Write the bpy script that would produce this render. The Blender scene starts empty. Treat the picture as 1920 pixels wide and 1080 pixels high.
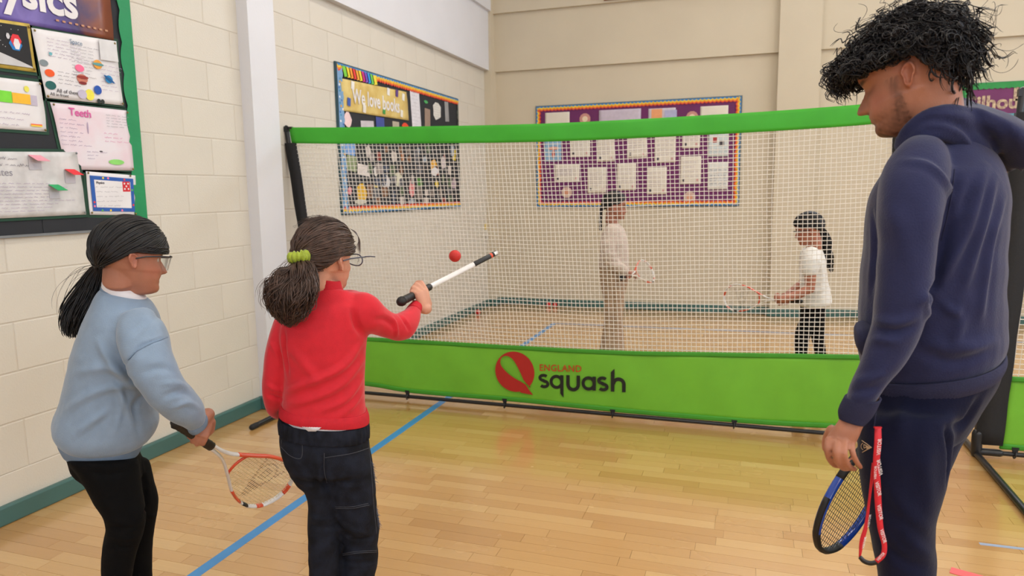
import bpy, bmesh, math, random
import numpy as np
from mathutils import Vector, Matrix
from mathutils.bvhtree import BVHTree

# ------------------------------------------------------------------ camera
rng = np.random.default_rng(7)
random.seed(7)
SC = bpy.context.scene
COL = SC.collection
YAW, PITCH, ROLL, FOC, CAMH = math.radians(-18.511), math.radians(7.805), math.radians(-0.749), 1319.57, 1.466
cF = np.array([math.sin(YAW)*math.cos(PITCH), math.cos(YAW)*math.cos(PITCH), -math.sin(PITCH)])
_r = np.array([math.cos(YAW), -math.sin(YAW), 0.0])
_u = np.cross(_r, cF)
cR = math.cos(ROLL)*_r + math.sin(ROLL)*_u
cU = -math.sin(ROLL)*_r + math.cos(ROLL)*_u
C0 = np.array([0, 0, CAMH])
FH = np.array([math.sin(YAW), math.cos(YAW), 0.0])      # horizontal forward
RH = np.array([math.cos(YAW), -math.sin(YAW), 0.0])     # horizontal right
ZUP = np.array([0, 0, 1.0])
cam = bpy.data.cameras.new('camera'); camo = bpy.data.objects.new('camera', cam); COL.objects.link(camo)
cam.sensor_width = 36.0; cam.lens = FOC*36.0/1920.0
camo.matrix_world = Matrix((( cR[0], cU[0], -cF[0], 0), (cR[1], cU[1], -cF[1], 0), (cR[2], cU[2], -cF[2], CAMH), (0, 0, 0, 1)))
cam.clip_start = 0.05
cam.dof.use_dof = True; cam.dof.focus_distance = 2.0; cam.dof.aperture_fstop = 5.6
SC.camera = camo
SC.view_settings.view_transform = 'Standard'; SC.view_settings.look = 'None'
SC.view_settings.gamma = 1.0; SC.view_settings.use_curve_mapping = False
SC.view_settings.exposure = 0.0

# ------------------------------------------------------------------ world and lights
world = bpy.data.worlds.new('world'); SC.world = world; world.use_nodes = True
world.node_tree.nodes['Background'].inputs[0].default_value = (0.75, 0.85, 1.0, 1)
world.node_tree.nodes['Background'].inputs[1].default_value = 0.6
XL, XR_, YB, YF, ZC = -3.163, 7.4, 8.66, -5.2, 5.1      # left wall, right wall, back wall, rear wall, ceiling
def area(name, loc, rot, sx, sy, power, col):
    l = bpy.data.lights.new(name, 'AREA'); l.shape = 'RECTANGLE'; l.size = sx; l.size_y = sy
    l.energy = power; l.color = col
    o = bpy.data.objects.new(name, l); COL.objects.link(o); o.location = loc; o.rotation_euler = rot
    return o
WARM = (1.0, 0.94, 0.86); COOL = (0.78, 0.88, 1.0)
LAMPS = [(x, y) for y in (-2.2, 1.6, 5.4) for x in (-0.9, 2.4, 5.4)]
for i, (x, y) in enumerate(LAMPS):
    area('ceiling_lamp_light', (x, y, ZC-0.13), (0, 0, 0), 0.5, 2.2, 26, WARM)
WINS = [(-3.2, 2.4), (0.2, 2.4), (3.6, 2.4), (6.4, 2.0)]     # centre y, width: high windows of the right wall
for y, w in WINS:
    area('window_daylight', (XR_-0.12, y, 3.35), (0, math.radians(-90), math.radians(180)), 1.7, w, 52, COOL)
area('window_daylight', (1.2, YB-0.14, 4.45), (math.radians(-90), 0, 0), 3.0, 0.75, 70, COOL)  # lamp of an added back window, gives the floor a cool highlight
for x in (-0.6, 3.4):
    area('window_daylight', (x, YF+0.12, 3.2), (math.radians(-90), 0, math.radians(180)), 2.6, 1.7, 30, COOL)

# ------------------------------------------------------------------ geometry helpers
def ray(px, py): return cF + cR*((px-960)/FOC) + cU*((540-py)/FOC)
def at(px, py, d):
    r = ray(px, py); return C0 + r*(d/(r @ FH))
def plane(px, py, ax, v):
    r = ray(px, py); return C0 + r*((v-C0[ax])/r[ax])
def nrm(v):
    v = np.asarray(v, float); return v/(np.linalg.norm(v)+1e-12)
def lin(c):
    return tuple((x/255/12.92 if x/255 <= 0.04045 else ((x/255+0.055)/1.055)**2.4) for x in c)

def mesh_np(name, V, F=None, quads=None):
    me = bpy.data.meshes.new(name)
    V = np.asarray(V, float)
    if quads is not None:
        quads = np.asarray(quads, np.int32)
        n, k = quads.shape
        me.vertices.add(len(V)); me.vertices.foreach_set('co', V.astype(np.float32).ravel())
        me.loops.add(n*k); me.loops.foreach_set('vertex_index', quads.ravel())
        me.polygons.add(n); me.polygons.foreach_set('loop_start', np.arange(0, n*k, k, dtype=np.int32))
        try: me.polygons.foreach_set('loop_total', np.full(n, k, np.int32))
        except Exception: pass
        me.update(calc_edges=True); me.validate(); me.polygons.foreach_set('use_smooth', np.zeros(len(me.polygons), bool))
    else:
        me.from_pydata([tuple(v) for v in V], [], [tuple(int(i) for i in f) for f in F]); me.update()
    return me
def link(name, me, mat=None, parent=None, smooth=False, origin=None):
    """me is in world coordinates (or in the parent's, when the parent sits at a base point)."""
    o = bpy.data.objects.new(name, me); COL.objects.link(o)
    if mat is not None and me is not None and len(me.materials) == 0: me.materials.append(mat)
    if parent is not None:
        o.parent = parent
        b = parent.get('_b')
        if b is not None and me is not None and not me.get('_loc'):
            me.transform(Matrix.Translation(-Vector(b))); me['_loc'] = 1
        if b is not None: o['_b'] = b
    elif origin is not None:
        me.transform(Matrix.Translation(-Vector(origin))); me['_loc'] = 1
        o.location = origin; o['_b'] = [float(c) for c in origin]
    if smooth and me is not None:
        me.polygons.foreach_set('use_smooth', np.ones(len(me.polygons), bool))
    return o
def tag(o, label, cat, group=None, kind=None):
    if label: o['label'] = label
    if cat: o['category'] = cat
    if group: o['group'] = group
    if kind: o['kind'] = kind
    return o
def empty(name, loc, label, cat, group=None):
    o = bpy.data.objects.new(name, None); COL.objects.link(o); o.location = loc; o['_b'] = [float(c) for c in loc]
    o.empty_display_size = 0.05
    return tag(o, label, cat, group)

class MB:
    """collects shapes of one mesh"""
    def __init__(s): s.V = []; s.F = []; s.M = []
    def add(s, V, F, m=0):
        b = len(s.V); s.V += [tuple(map(float, v)) for v in V]; s.F += [tuple(int(i)+b for i in f) for f in F]; s.M += [m]*len(F)
    def box(s, lo, hi, m=0):
        (a, b, c), (d, e, f) = lo, hi
        s.add([(a,b,c),(d,b,c),(d,e,c),(a,e,c),(a,b,f),(d,b,f),(d,e,f),(a,e,f)],
              [(0,3,2,1),(4,5,6,7),(0,1,5,4),(1,2,6,5),(2,3,7,6),(3,0,4,7)], m)
    def tube(s, P, r, n=10, m=0):
        V, F = tube(P, r, n); s.add(V, F, m)
    def build(s, name, mat, parent=None, smooth=False, origin=None, kind=None):
        me = mesh_np(name, s.V, s.F)
        for mm in (mat if isinstance(mat, (list, tuple)) else [mat]): me.materials.append(mm)
        if isinstance(mat, (list, tuple)): me.polygons.foreach_set('material_index', s.M)
        bm = bmesh.new(); bm.from_mesh(me); bmesh.ops.recalc_face_normals(bm, faces=bm.faces); bm.to_mesh(me); bm.free()
        o = link(name, me, None, parent, smooth, origin)
        if kind: o['kind'] = kind
        return o
def frames(P):
    P = np.asarray(P, float); T = np.gradient(P, axis=0); T /= np.linalg.norm(T, axis=1, keepdims=True)+1e-12
    a = np.array([0, 0, 1.0]) if abs(T[0][2]) < 0.9 else np.array([1.0, 0, 0])
    N = [nrm(np.cross(T[0], a))]
    for i in range(1, len(P)):
        v = N[-1] - T[i]*(N[-1] @ T[i]); N.append(nrm(v))
    N = np.array(N); B = np.cross(T, N); return T, N, B
def tube(P, r, n=10, caps=True):
    P = np.asarray(P, float); r = np.broadcast_to(np.asarray(r, float), (len(P),)).copy()
    if caps:
        t0 = nrm(P[0]-P[1]); t1 = nrm(P[-1]-P[-2])
        P = np.vstack([P[0]+t0*r[0]*0.95, P[0]+t0*r[0]*0.62, P, P[-1]+t1*r[-1]*0.62, P[-1]+t1*r[-1]*0.95])
        r = np.concatenate([[r[0]*0.25, r[0]*0.78], r, [r[-1]*0.78, r[-1]*0.25]])
    T, N, B = frames(P)
    a = np.linspace(0, 2*math.pi, n, endpoint=False)
    V = P[:, None, :] + r[:, None, None]*(np.cos(a)[None, :, None]*N[:, None, :] + np.sin(a)[None, :, None]*B[:, None, :])
    m = len(P); F = []
    for i in range(m-1):
        for j in range(n):
            k = (j+1) % n; F.append((i*n+j, i*n+k, (i+1)*n+k, (i+1)*n+j))
    F.append(tuple(range(n-1, -1, -1))); F.append(tuple((m-1)*n+j for j in range(n)))
    return V.reshape(-1, 3), F
def spline(P, m):
    """Catmull-Rom through the rows of P, m samples"""
    P = np.asarray(P, float)
    if len(P) == 2: return P[0]+(P[1]-P[0])*np.linspace(0, 1, m)[:, None]
    Q = np.vstack([2*P[0]-P[1], P, 2*P[-1]-P[-2]]); n = len(P)-1
    t = np.linspace(0, n, m); i = np.minimum(t.astype(int), n-1); u = (t-i)[:, None]
    a, b, c, d = Q[i], Q[i+1], Q[i+2], Q[i+3]
    return 0.5*((2*b)+(-a+c)*u+(2*a-5*b+4*c-d)*u**2+(-a+3*b-3*c+d)*u**3)
def loft(secs, shrink=1.0, n=28, sub=6, ex=2.3, ends=True, cap=0.14):
    """secs: ((lx,ly),(rx,ry),d,rd) silhouette pixels with distance and half-depth, or (centre3, uvec3, rd)."""
    c, u, rd = [], [], []
    for s in secs:
        if len(s) == 3: c.append(s[0]); u.append(s[1]); rd.append(s[2]); continue
        dl, dr = s[2] if isinstance(s[2], tuple) else (s[2], s[2])
        mid = at((s[0][0]+s[1][0])/2, (s[0][1]+s[1][1])/2, dl); sg = nrm((mid-C0)*[1, 1, 0])     # section plane square to the line of sight
        k_ = (mid-C0) @ sg; rL, rR = ray(*s[0]), ray(*s[1]); L, R = C0+rL*(k_/(rL @ sg)), C0+rR*(k_/(rR @ sg)); c.append((L+R)/2); u.append((R-L)/2); rd.append(s[3])
    m = (len(c)-1)*sub+1
    A = spline(np.hstack([np.array(c), np.array(u), np.array(rd)[:, None]]), m)
    c, u, rd = A[:, :3], A[:, 3:6], A[:, 6]
    T = np.gradient(c, axis=0); T /= np.linalg.norm(T, axis=1, keepdims=True)
    v = np.cross(u, T); v /= np.linalg.norm(v, axis=1, keepdims=True)+1e-9; v *= np.abs(rd)[:, None]
    u = u*shrink; v = v*shrink
    if ends:
        k0 = np.linalg.norm(v[0])*cap; k1 = np.linalg.norm(v[-1])*cap
        c = np.vstack([c[0]-T[0]*k0, c[0]-T[0]*k0*0.6, c, c[-1]+T[-1]*k1*0.6, c[-1]+T[-1]*k1])
        u = np.vstack([u[0]*0.6, u[0]*0.9, u, u[-1]*0.9, u[-1]*0.6]); v = np.vstack([v[0]*0.6, v[0]*0.9, v, v[-1]*0.9, v[-1]*0.6])
    a = np.linspace(0, 2*math.pi, n, endpoint=False)
    ca = np.sign(np.cos(a))*np.abs(np.cos(a))**(2/ex); sa = np.sign(np.sin(a))*np.abs(np.sin(a))**(2/ex)
    V = c[:, None]+ca[None, :, None]*u[:, None]+sa[None, :, None]*v[:, None]
    m = len(c); F = []
    for i in range(m-1):
        for j in range(n):
            k = (j+1) % n; F.append((i*n+j, i*n+k, (i+1)*n+k, (i+1)*n+j))
    F.append(tuple(range(n-1, -1, -1))); F.append(tuple((m-1)*n+j for j in range(n)))
    return V.reshape(-1, 3), F
def fuse(lumps, voxel, smooth=4, dec=1.0):
    """union of closed shapes as one continuous skin"""
    V, F, b = [], [], 0
    for v, f in lumps:
        V.append(np.asarray(v)); F += [tuple(i+b for i in q) for q in f]; b += len(v)
    me = mesh_np('fuse', np.vstack(V), F)
    bm = bmesh.new(); bm.from_mesh(me); bmesh.ops.recalc_face_normals(bm, faces=bm.faces); bm.to_mesh(me); bm.free()
    o = bpy.data.objects.new('fuse', me); COL.objects.link(o)
    r = o.modifiers.new('r', 'REMESH'); r.mode = 'VOXEL'; r.voxel_size = voxel; r.adaptivity = 0
    if smooth:
        s = o.modifiers.new('s', 'SMOOTH'); s.factor = 0.5; s.iterations = smooth
    if dec < 1: q = o.modifiers.new('d', 'DECIMATE'); q.ratio = dec
    dg = bpy.context.evaluated_depsgraph_get(); dg.update()
    m2 = bpy.data.meshes.new_from_object(o.evaluated_get(dg))
    bpy.data.objects.remove(o); bpy.data.meshes.remove(me)
    n = len(m2.vertices); V = np.empty(n*3, np.float32); m2.vertices.foreach_get('co', V)
    return m2, V.reshape(-1, 3).astype(float)
def setco(me, V):
    me.vertices.foreach_set('co', np.asarray(V, np.float32).ravel()); me.update()
def normals(me):
    N = np.empty(len(me.vertices)*3, np.float32); me.vertices.foreach_get('normal', N); return N.reshape(-1, 3).astype(float)
def pnoise(V, s, seed=0):
    """smooth pseudo noise out of sines, about -1..1"""
    g = np.random.default_rng(seed); o = np.zeros(len(V))
    for _ in range(7):
        k = g.normal(size=3); k = k/np.linalg.norm(k)*g.uniform(0.6, 1.6)*s; o += np.sin(V @ k + g.uniform(0, 6.28))
    return o/3.2
def folds(me, V, fl):
    """fl: (pixel polyline, width m, height m): creases sculpted where the line lies on the cloth"""
    bvh = BVHTree.FromPolygons([Vector(v) for v in V], [tuple(p.vertices) for p in me.polygons])
    N = normals(me); D = np.zeros(len(V))
    for pts, w, h in fl:
        Q = []
        for px, py in spline(np.array(pts, float), max(8, 5*len(pts))):
            hit = bvh.ray_cast(Vector(C0), Vector(ray(px, py)).normalized())
            if hit[0] is not None: Q.append(np.array(hit[0]))
        if len(Q) < 2: continue
        Q = np.array(Q); best = np.full(len(V), 9.0); tb = np.zeros(len(V))
        lo, hi = Q.min(0)-4*w, Q.max(0)+4*w
        idx = np.where(np.all((V > lo) & (V < hi), axis=1))[0]
        if len(idx) == 0: continue
        P = V[idx]; bd = np.full(len(idx), 9.0); bt = np.zeros(len(idx))
        for i in range(len(Q)-1):
            a, b = Q[i], Q[i+1]; ab = b-a; L2 = ab @ ab+1e-12
            t = np.clip(((P-a) @ ab)/L2, 0, 1); d = np.linalg.norm(P-(a+t[:, None]*ab), axis=1)
            k = d < bd; bd[k] = d[k]; bt[k] = (i+t[k])/(len(Q)-1)
        x = bd/w; D[idx] += h*np.maximum(np.sin(np.pi*np.clip(bt, 0.02, 0.98)), 0)**0.6*(1-1.1*x*x)*np.exp(-x*x)
    return V+N*D[:, None]
def strands(P, r, k=4, taper=None):
    """P (N,S,3) paths -> verts and quads of thin tubes"""
    N_, S = P.shape[:2]; T = np.gradient(P, axis=1); T /= np.linalg.norm(T, axis=2, keepdims=True)+1e-9
    ref = np.array([0.37, 0.21, 0.9]); B = np.cross(T, ref); B /= np.linalg.norm(B, axis=2, keepdims=True)+1e-9; M = np.cross(B, T)
    r = np.broadcast_to(np.asarray(r, float), (N_,))
    tp = np.ones(S) if taper is None else taper
    rr = r[:, None]*tp[None, :]
    a = np.linspace(0, 2*math.pi, k, endpoint=False)
    V = P[:, :, None, :]+rr[:, :, None, None]*(np.cos(a)[None, None, :, None]*B[:, :, None, :]+np.sin(a)[None, None, :, None]*M[:, :, None, :])
    base = (np.arange(N_)[:, None, None]*S+np.arange(S-1)[None, :, None])*k
    j = np.arange(k)[None, None, :]; j2 = (j+1) % k
    q = np.stack([base+j, base+j2, base+k+j2, base+k+j], axis=-1)
    return V.reshape(-1, 3), q.reshape(-1, 4)
def point_attr(me, name, vals, dim=1):
    if dim == 1:
        a = me.attributes.new(name, 'FLOAT', 'POINT'); a.data.foreach_set('value', np.asarray(vals, np.float32))
    else:
        a = me.attributes.new(name, 'FLOAT_COLOR', 'POINT')
        c = np.ones((len(vals), 4), np.float32); c[:, :3] = vals; a.data.foreach_set('color', c.ravel())

# ------------------------------------------------------------------ materials
MATS = {}
def mat(name, col, rough=0.6, noise=0.0, nscale=8.0, bump=0.0, bscale=60.0, spec=0.5, metal=0.0, sheen=0.0, attr=None, trans=0.0, alpha=1.0, stretch=None, emis=None, sss=0.0, col2=None, coat=0.0):
    if name in MATS: return MATS[name]
    m = bpy.data.materials.new(name); m.use_nodes = True; nt = m.node_tree; N, L = nt.nodes, nt.links
    b = N['Principled BSDF']; c = lin(col)+(1,)
    b.inputs['Base Color'].default_value = c; b.inputs['Roughness'].default_value = rough
    b.inputs['Specular IOR Level'].default_value = spec; b.inputs['Metallic'].default_value = metal
    if coat: b.inputs['Coat Weight'].default_value = coat; b.inputs['Coat Roughness'].default_value = 0.12
    if sheen: b.inputs['Sheen Weight'].default_value = sheen; b.inputs['Sheen Roughness'].default_value = 0.4
    if trans: b.inputs['Transmission Weight'].default_value = trans; b.inputs['IOR'].default_value = 1.1
    if alpha < 1: b.inputs['Alpha'].default_value = alpha
    if sss: b.inputs['Subsurface Weight'].default_value = sss; b.inputs['Subsurface Radius'].default_value = (0.012, 0.005, 0.003); b.inputs['Subsurface Scale'].default_value = 1.0
    if emis: b.inputs['Emission Color'].default_value = lin(emis[0])+(1,); b.inputs['Emission Strength'].default_value = emis[1]
    tc = N.new('ShaderNodeTexCoord'); vec = tc.outputs['Object']
    if stretch:
        mp = N.new('ShaderNodeMapping'); mp.inputs['Scale'].default_value = stretch; L.new(vec, mp.inputs['Vector']); vec = mp.outputs['Vector']
    src = None
    if attr:
        a = N.new('ShaderNodeAttribute'); a.attribute_name = attr; src = a.outputs['Color']
    if noise or col2:
        t = N.new('ShaderNodeTexNoise'); t.inputs['Scale'].default_value = nscale; t.inputs['Detail'].default_value = 5; L.new(vec, t.inputs['Vector'])
        mx = N.new('ShaderNodeMix'); mx.data_type = 'RGBA'
        if src is not None:
            mx.blend_type = 'MULTIPLY'; L.new(src, mx.inputs['A']); mx.inputs['Factor'].default_value = 1
            rp = N.new('ShaderNodeMapRange'); rp.inputs['To Min'].default_value = 1-noise; rp.inputs['To Max'].default_value = 1+noise
            L.new(t.outputs['Fac'], rp.inputs['Value']); L.new(rp.outputs['Result'], mx.inputs['B'])
        else:
            c2 = lin(col2)+(1,) if col2 else tuple(min(1, x*(1-noise)) for x in c[:3])+(1,)
            c1 = c if col2 else tuple(min(1, x*(1+noise)) for x in c[:3])+(1,)
            rp = N.new('ShaderNodeMapRange'); rp.inputs['From Min'].default_value = 0.35; rp.inputs['From Max'].default_value = 0.65
            L.new(t.outputs['Fac'], rp.inputs['Value']); L.new(rp.outputs['Result'], mx.inputs['Factor'])
            mx.inputs['A'].default_value = c1; mx.inputs['B'].default_value = c2
        L.new(mx.outputs['Result'], b.inputs['Base Color'])
    elif src is not None: L.new(src, b.inputs['Base Color'])
    if bump:
        t2 = N.new('ShaderNodeTexNoise'); t2.inputs['Scale'].default_value = bscale; t2.inputs['Detail'].default_value = 4; L.new(vec, t2.inputs['Vector'])
        bp = N.new('ShaderNodeBump'); bp.inputs['Strength'].default_value = bump; bp.inputs['Distance'].default_value = 0.004
        L.new(t2.outputs['Fac'], bp.inputs['Height']); L.new(bp.outputs['Normal'], b.inputs['Normal'])
    MATS[name] = m; return m
def floor_mat():
    m = bpy.data.materials.new('beech_strip'); m.use_nodes = True; nt = m.node_tree; N, L = nt.nodes, nt.links; b = N['Principled BSDF']
    a = N.new('ShaderNodeAttribute'); a.attribute_name = 'tone'
    r = N.new('ShaderNodeValToRGB'); r.color_ramp.elements[0].color = lin((184, 138, 80))+(1,); r.color_ramp.elements[1].color = lin((205, 166, 108))+(1,)
    e = r.color_ramp.elements.new(0.5); e.color = lin((195, 151, 92))+(1,)
    L.new(a.outputs['Fac'], r.inputs['Fac'])
    g = N.new('ShaderNodeNewGeometry'); mp = N.new('ShaderNodeMapping'); mp.inputs['Scale'].default_value = (3, 60, 60); L.new(g.outputs['Position'], mp.inputs['Vector'])
    t = N.new('ShaderNodeTexNoise'); t.inputs['Scale'].default_value = 1.6; t.inputs['Detail'].default_value = 6; L.new(mp.outputs['Vector'], t.inputs['Vector'])
    rp = N.new('ShaderNodeMapRange'); rp.inputs['To Min'].default_value = 0.93; rp.inputs['To Max'].default_value = 1.06; L.new(t.outputs['Fac'], rp.inputs['Value'])
    mx = N.new('ShaderNodeMix'); mx.data_type = 'RGBA'; mx.blend_type = 'MULTIPLY'; mx.inputs['Factor'].default_value = 1
    L.new(r.outputs['Color'], mx.inputs['A']); L.new(rp.outputs['Result'], mx.inputs['B']); L.new(mx.outputs['Result'], b.inputs['Base Color'])
    t2 = N.new('ShaderNodeTexNoise'); t2.inputs['Scale'].default_value = 2.5; t2.inputs['Detail'].default_value = 3; L.new(g.outputs['Position'], t2.inputs['Vector'])
    rr = N.new('ShaderNodeMapRange'); rr.inputs['To Min'].default_value = 0.20; rr.inputs['To Max'].default_value = 0.32; L.new(t2.outputs['Fac'], rr.inputs['Value']); L.new(rr.outputs['Result'], b.inputs['Roughness'])
    b.inputs['Coat Weight'].default_value = 0.85; b.inputs['Coat Roughness'].default_value = 0.13; b.inputs['Coat IOR'].default_value = 1.6
    return m
WOOD = floor_mat()
WALLP = mat('cream_wall_paint', (203, 191, 168), 0.55, 0.03, 1.5, 0.25, 90)
BLOCKP = mat('cream_block_paint', (210, 204, 191), 0.5, 0.025, 2.0, 0.35, 120)
MORT = mat('painted_joint', (206, 198, 184), 0.6, 0.04, 6, 0.3, 100)
PILP = mat('white_pilaster_paint', (216, 217, 222), 0.45, 0.02, 2, 0.15, 60)
CEILP = mat('ceiling_paint', (232, 230, 224), 0.8, 0.02, 2)
GREENSK = mat('green_skirting_paint', (64, 102, 98), 0.4, 0.05, 4)
BLACKM = mat('black_metal', (22, 23, 26), 0.35, 0.1, 30)
BLACKF = mat('black_webbing', (24, 25, 28), 0.75, 0.15, 80, 0.4, 400)
NETG = mat('green_net_fabric', (112, 184, 44), 0.6, 0.04, 6, 0.25, 500, sheen=0.1)
NETGD = mat('green_net_hem', (62, 150, 34), 0.6, 0.05, 8, 0.25, 500)
NETGT = mat('green_net_band', (60, 172, 40), 0.55, 0.04, 8, 0.2, 400)
CORD = mat('white_net_cord', (232, 228, 220), 0.7, 0.05, 30)
BLUELINE = mat('blue_floor_paint', (58, 138, 200), 0.3, 0.05, 10)
GREYLINE = mat('grey_blue_floor_paint', (150, 165, 190), 0.3, 0.05, 10)
REDTAPE = mat('red_floor_tape', (232, 96, 98), 0.5, 0.05, 12)
GREYALU = mat('grey_aluminium', (140, 145, 150), 0.35, 0.05, 20, metal=0.6)

# ------------------------------------------------------------------ the setting
def sbox(name, lo, hi, m, parent=None):
    b = MB(); b.box(lo, hi); o = b.build(name, m, parent, origin=None if parent else lo)
    if parent is None: o['kind'] = 'structure'
    return o
def wall_with_holes(name, axis, pos, thick, a0, a1, z1, holes, m):
    """slab on plane axis=pos with rectangular holes (a_lo,a_hi,z_lo,z_hi), tiled from boxes"""
    xs = sorted({a0, a1, *[h[0] for h in holes], *[h[1] for h in holes]}); zs = sorted({0.0, z1, *[h[2] for h in holes], *[h[3] for h in holes]})
    b = MB()
    for i in range(len(xs)-1):
        for j in range(len(zs)-1):
            cx, cz = (xs[i]+xs[i+1])/2, (zs[j]+zs[j+1])/2
            if any(h[0] < cx < h[1] and h[2] < cz < h[3] for h in holes): continue
            if axis == 0: b.box((min(pos, pos+thick), xs[i], zs[j]), (max(pos, pos+thick), xs[i+1], zs[j+1]))
            else: b.box((xs[i], min(pos, pos+thick), zs[j]), (xs[i+1], max(pos, pos+thick), zs[j+1]))
    o = b.build(name, m, None, origin=((pos, a0, 0) if axis == 0 else (a0, pos, 0))); o['kind'] = 'structure'; return o

floor = sbox('floor', (XL-0.15, YF-0.15, -0.12), (XR_+0.15, YB+0.15, -0.004), WOOD)
def strip_mesh(name, lst):
    V = []; Q = []; T = []
    for (x0, x1, y0, y1, t) in lst:
        b = len(V); g = 0.0003; e = 0.0004
        V += [(x0+g, y0+g, -0.004), (x1-g, y0+g, -0.004), (x1-g, y1-g, -0.004), (x0+g, y1-g, -0.004),
              (x0+g+e, y0+g+e, 0), (x1-g-e, y0+g+e, 0), (x1-g-e, y1-g-e, 0), (x0+g+e, y1-g-e, 0)]
        Q += [(b+4, b+5, b+6, b+7), (b, b+1, b+5, b+4), (b+1, b+2, b+6, b+5), (b+2, b+3, b+7, b+6), (b+3, b, b+4, b+7)]; T += [t]*8
    me = mesh_np(name, V, quads=Q); point_attr(me, 'tone', T); me.materials.append(WOOD); return me
strips = []
y = -1.5
while y < YB:
    y1 = min(y+0.0705, YB); x = XL-rng.uniform(0, 0.4)
    while x < 5.6:
        x1 = x+rng.uniform(0.26, 0.62); strips.append((max(x, XL), x1, y, y1, float(np.clip(rng.normal(0.5, 0.24), 0, 1)))); x = x1
    y = y1
def strip_rank(s):
    c = np.array([(s[0]+s[1])/2, (s[2]+s[3])/2, 0])-C0; w = c @ cF
    if w < 0.5: return 0
    px, py = 960+FOC*(c @ cR)/w, 540-FOC*(c @ cU)/w
    hw = FOC*(s[1]-s[0])/w*0.5
    if px+hw < 0 or px-hw > 1920 or py > 1085 or py < 0: return 0
    return (s[1]-s[0])/w**3
order = sorted(range(len(strips)), key=lambda i: -strip_rank(strips[i]))
for i in order[:300]:
    link('floor_strip', strip_mesh('floor_strip', [strips[i]]), None, floor)
o = link('floor_strips', strip_mesh('floor_strips', [strips[i] for i in order[300:]]), None, floor); o['kind'] = 'stuff'
# base slab carries a middle tone
point_attr(floor.data, 'tone', [0.4]*len(floor.data.vertices))

sbox('ceiling', (XL-0.15, YF-0.15, ZC), (XR_+0.15, YB+0.15, ZC+0.15), CEILP)
wall_left = sbox('wall_left', (XL-0.15, YF, 0), (XL-0.0022, YB+0.15, ZC), MORT)
BLK = {}
def block_mesh(w, h):
    k = (round(w, 4), round(h, 4))
    if k not in BLK:
        t, e = 0.008, 0.003
        V = [(0, 0, 0), (0, w, 0), (0, w, h), (0, 0, h), (t-0.0015, 0, 0), (t-0.0015, w, 0), (t-0.0015, w, h), (t-0.0015, 0, h), (t, e, e), (t, w-e, e), (t, w-e, h-e), (t, e, h-e)]
        F = [(0, 3, 2, 1)]+[(i, (i+1) % 4, (i+1) % 4+4, i+4) for i in range(4)]+[(i+4, (i+1) % 4+4, (i+1) % 4+8, i+8) for i in range(4)]+[(8, 9, 10, 11)]
        me = mesh_np('block', V, F); me.materials.append(BLOCKP); me['_loc'] = 1; BLK[k] = me
    return BLK[k]
CH = 0.2275; Z0 = 0.221
zb = [-0.0065]+[Z0+CH*i for i in range(13)]
base = Vector(wall_left['_b'])
for ci in range(len(zb)-1):
    z0, z1 = zb[ci]+0.003, min(zb[ci+1]-0.003, 2.955)
    yy = 0.25+(0.225 if ci % 2 else 0.0)
    while yy < YB-0.2:
        y1 = min(yy+0.45, YB-0.19)
        if y1-yy > 0.05 and not (yy > 3.95 and y1 < 4.16):
            ob = bpy.data.objects.new('block', block_mesh(y1-yy-0.006, z1-z0)); COL.objects.link(ob); ob.parent = wall_left
            ob.location = Vector((XL-0.0075, yy+0.003, max(z0, 0)))-base
        yy += 0.45
wall_back = wall_with_holes('wall_back', 1, YB, 0.15, XL-0.15, XR_+0.15, ZC, [(-0.4, 2.8, 4.05, 4.85)], WALLP)  # opening for the added window above the view
wall_with_holes('wall_right', 0, XR_, 0.15, YF, YB, ZC, [(y-w/2, y+w/2, 2.5, 4.2) for y, w in WINS], WALLP)
wall_with_holes('wall_rear', 1, YF-0.15, 0.15, XL-0.15, XR_+0.15, ZC, [(x-1.3, x+1.3, 2.35, 4.05) for x in (-0.6, 3.4)], WALLP)
# overhanging upper wall bands
PP = 0.085
def uw(name, lo, hi): return sbox(name, lo, hi, PILP)
uw('wall_left_upper', (XL-0.004, YF, 2.958), (XL+0.062, YB-0.19, 3.66))
uw('wall_left_clerestory', (XL-0.004, YF, 3.66), (XL+0.10, YB-0.19, ZC))
sbox('wall_back_upper', (XL+0.088, YB-0.045, 2.958), (XR_, YB+0.004, 3.65), WALLP)
b = MB()
for lo, hi in (((XL+0.088, 3.65), (XR_, 4.05)), ((XL+0.088, 4.85), (XR_, ZC)), ((XL+0.088, 4.05), (-0.4, 4.85)), ((2.8, 4.05), (XR_, 4.85))): b.box((lo[0], YB-0.09, lo[1]), (hi[0], YB+0.004, hi[1]))
b.build('wall_back_clerestory', WALLP, None, origin=(XL+0.088, YB-0.09, 3.65))['kind'] = 'structure'
sbox('trim_1', (XL-0.004, 3.93, 0), (XL+PP, 4.20, ZC), PILP)
sbox('trim_2', (XL-0.004, YB-0.19, 0), (XL+0.088, YB+0.004, ZC), WALLP)
sbox('trim_3', (0.27, YB-PP-0.03, 0), (0.70, YB+0.004, ZC), WALLP)
sbox('trim_4', (XL-0.004, -0.8, 0), (XL+PP, -0.53, ZC), PILP)
def skirt(name, axis, pts):
    """chamfered skirting: pts lo/hi boxes"""
    b = MB()
    for (x0, y0, x1, y1) in pts:
        b.box((x0, y0, 0), (x1, y1, 0.088))
    o = b.build(name, GREENSK, None, origin=(pts[0][0], pts[0][1], 0)); o['kind'] = 'structure'
    md = o.modifiers.new('bevel', 'BEVEL'); md.width = 0.008; md.segments = 2
    return o
sk = 0.028
skirt('baseboard_left', 0, [(XL-0.004, YF, XL+sk, 3.93-sk)])
skirt('baseboard_left_far', 0, [(XL-0.004, 4.20+sk, XL+sk, YB-0.19)])
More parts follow.
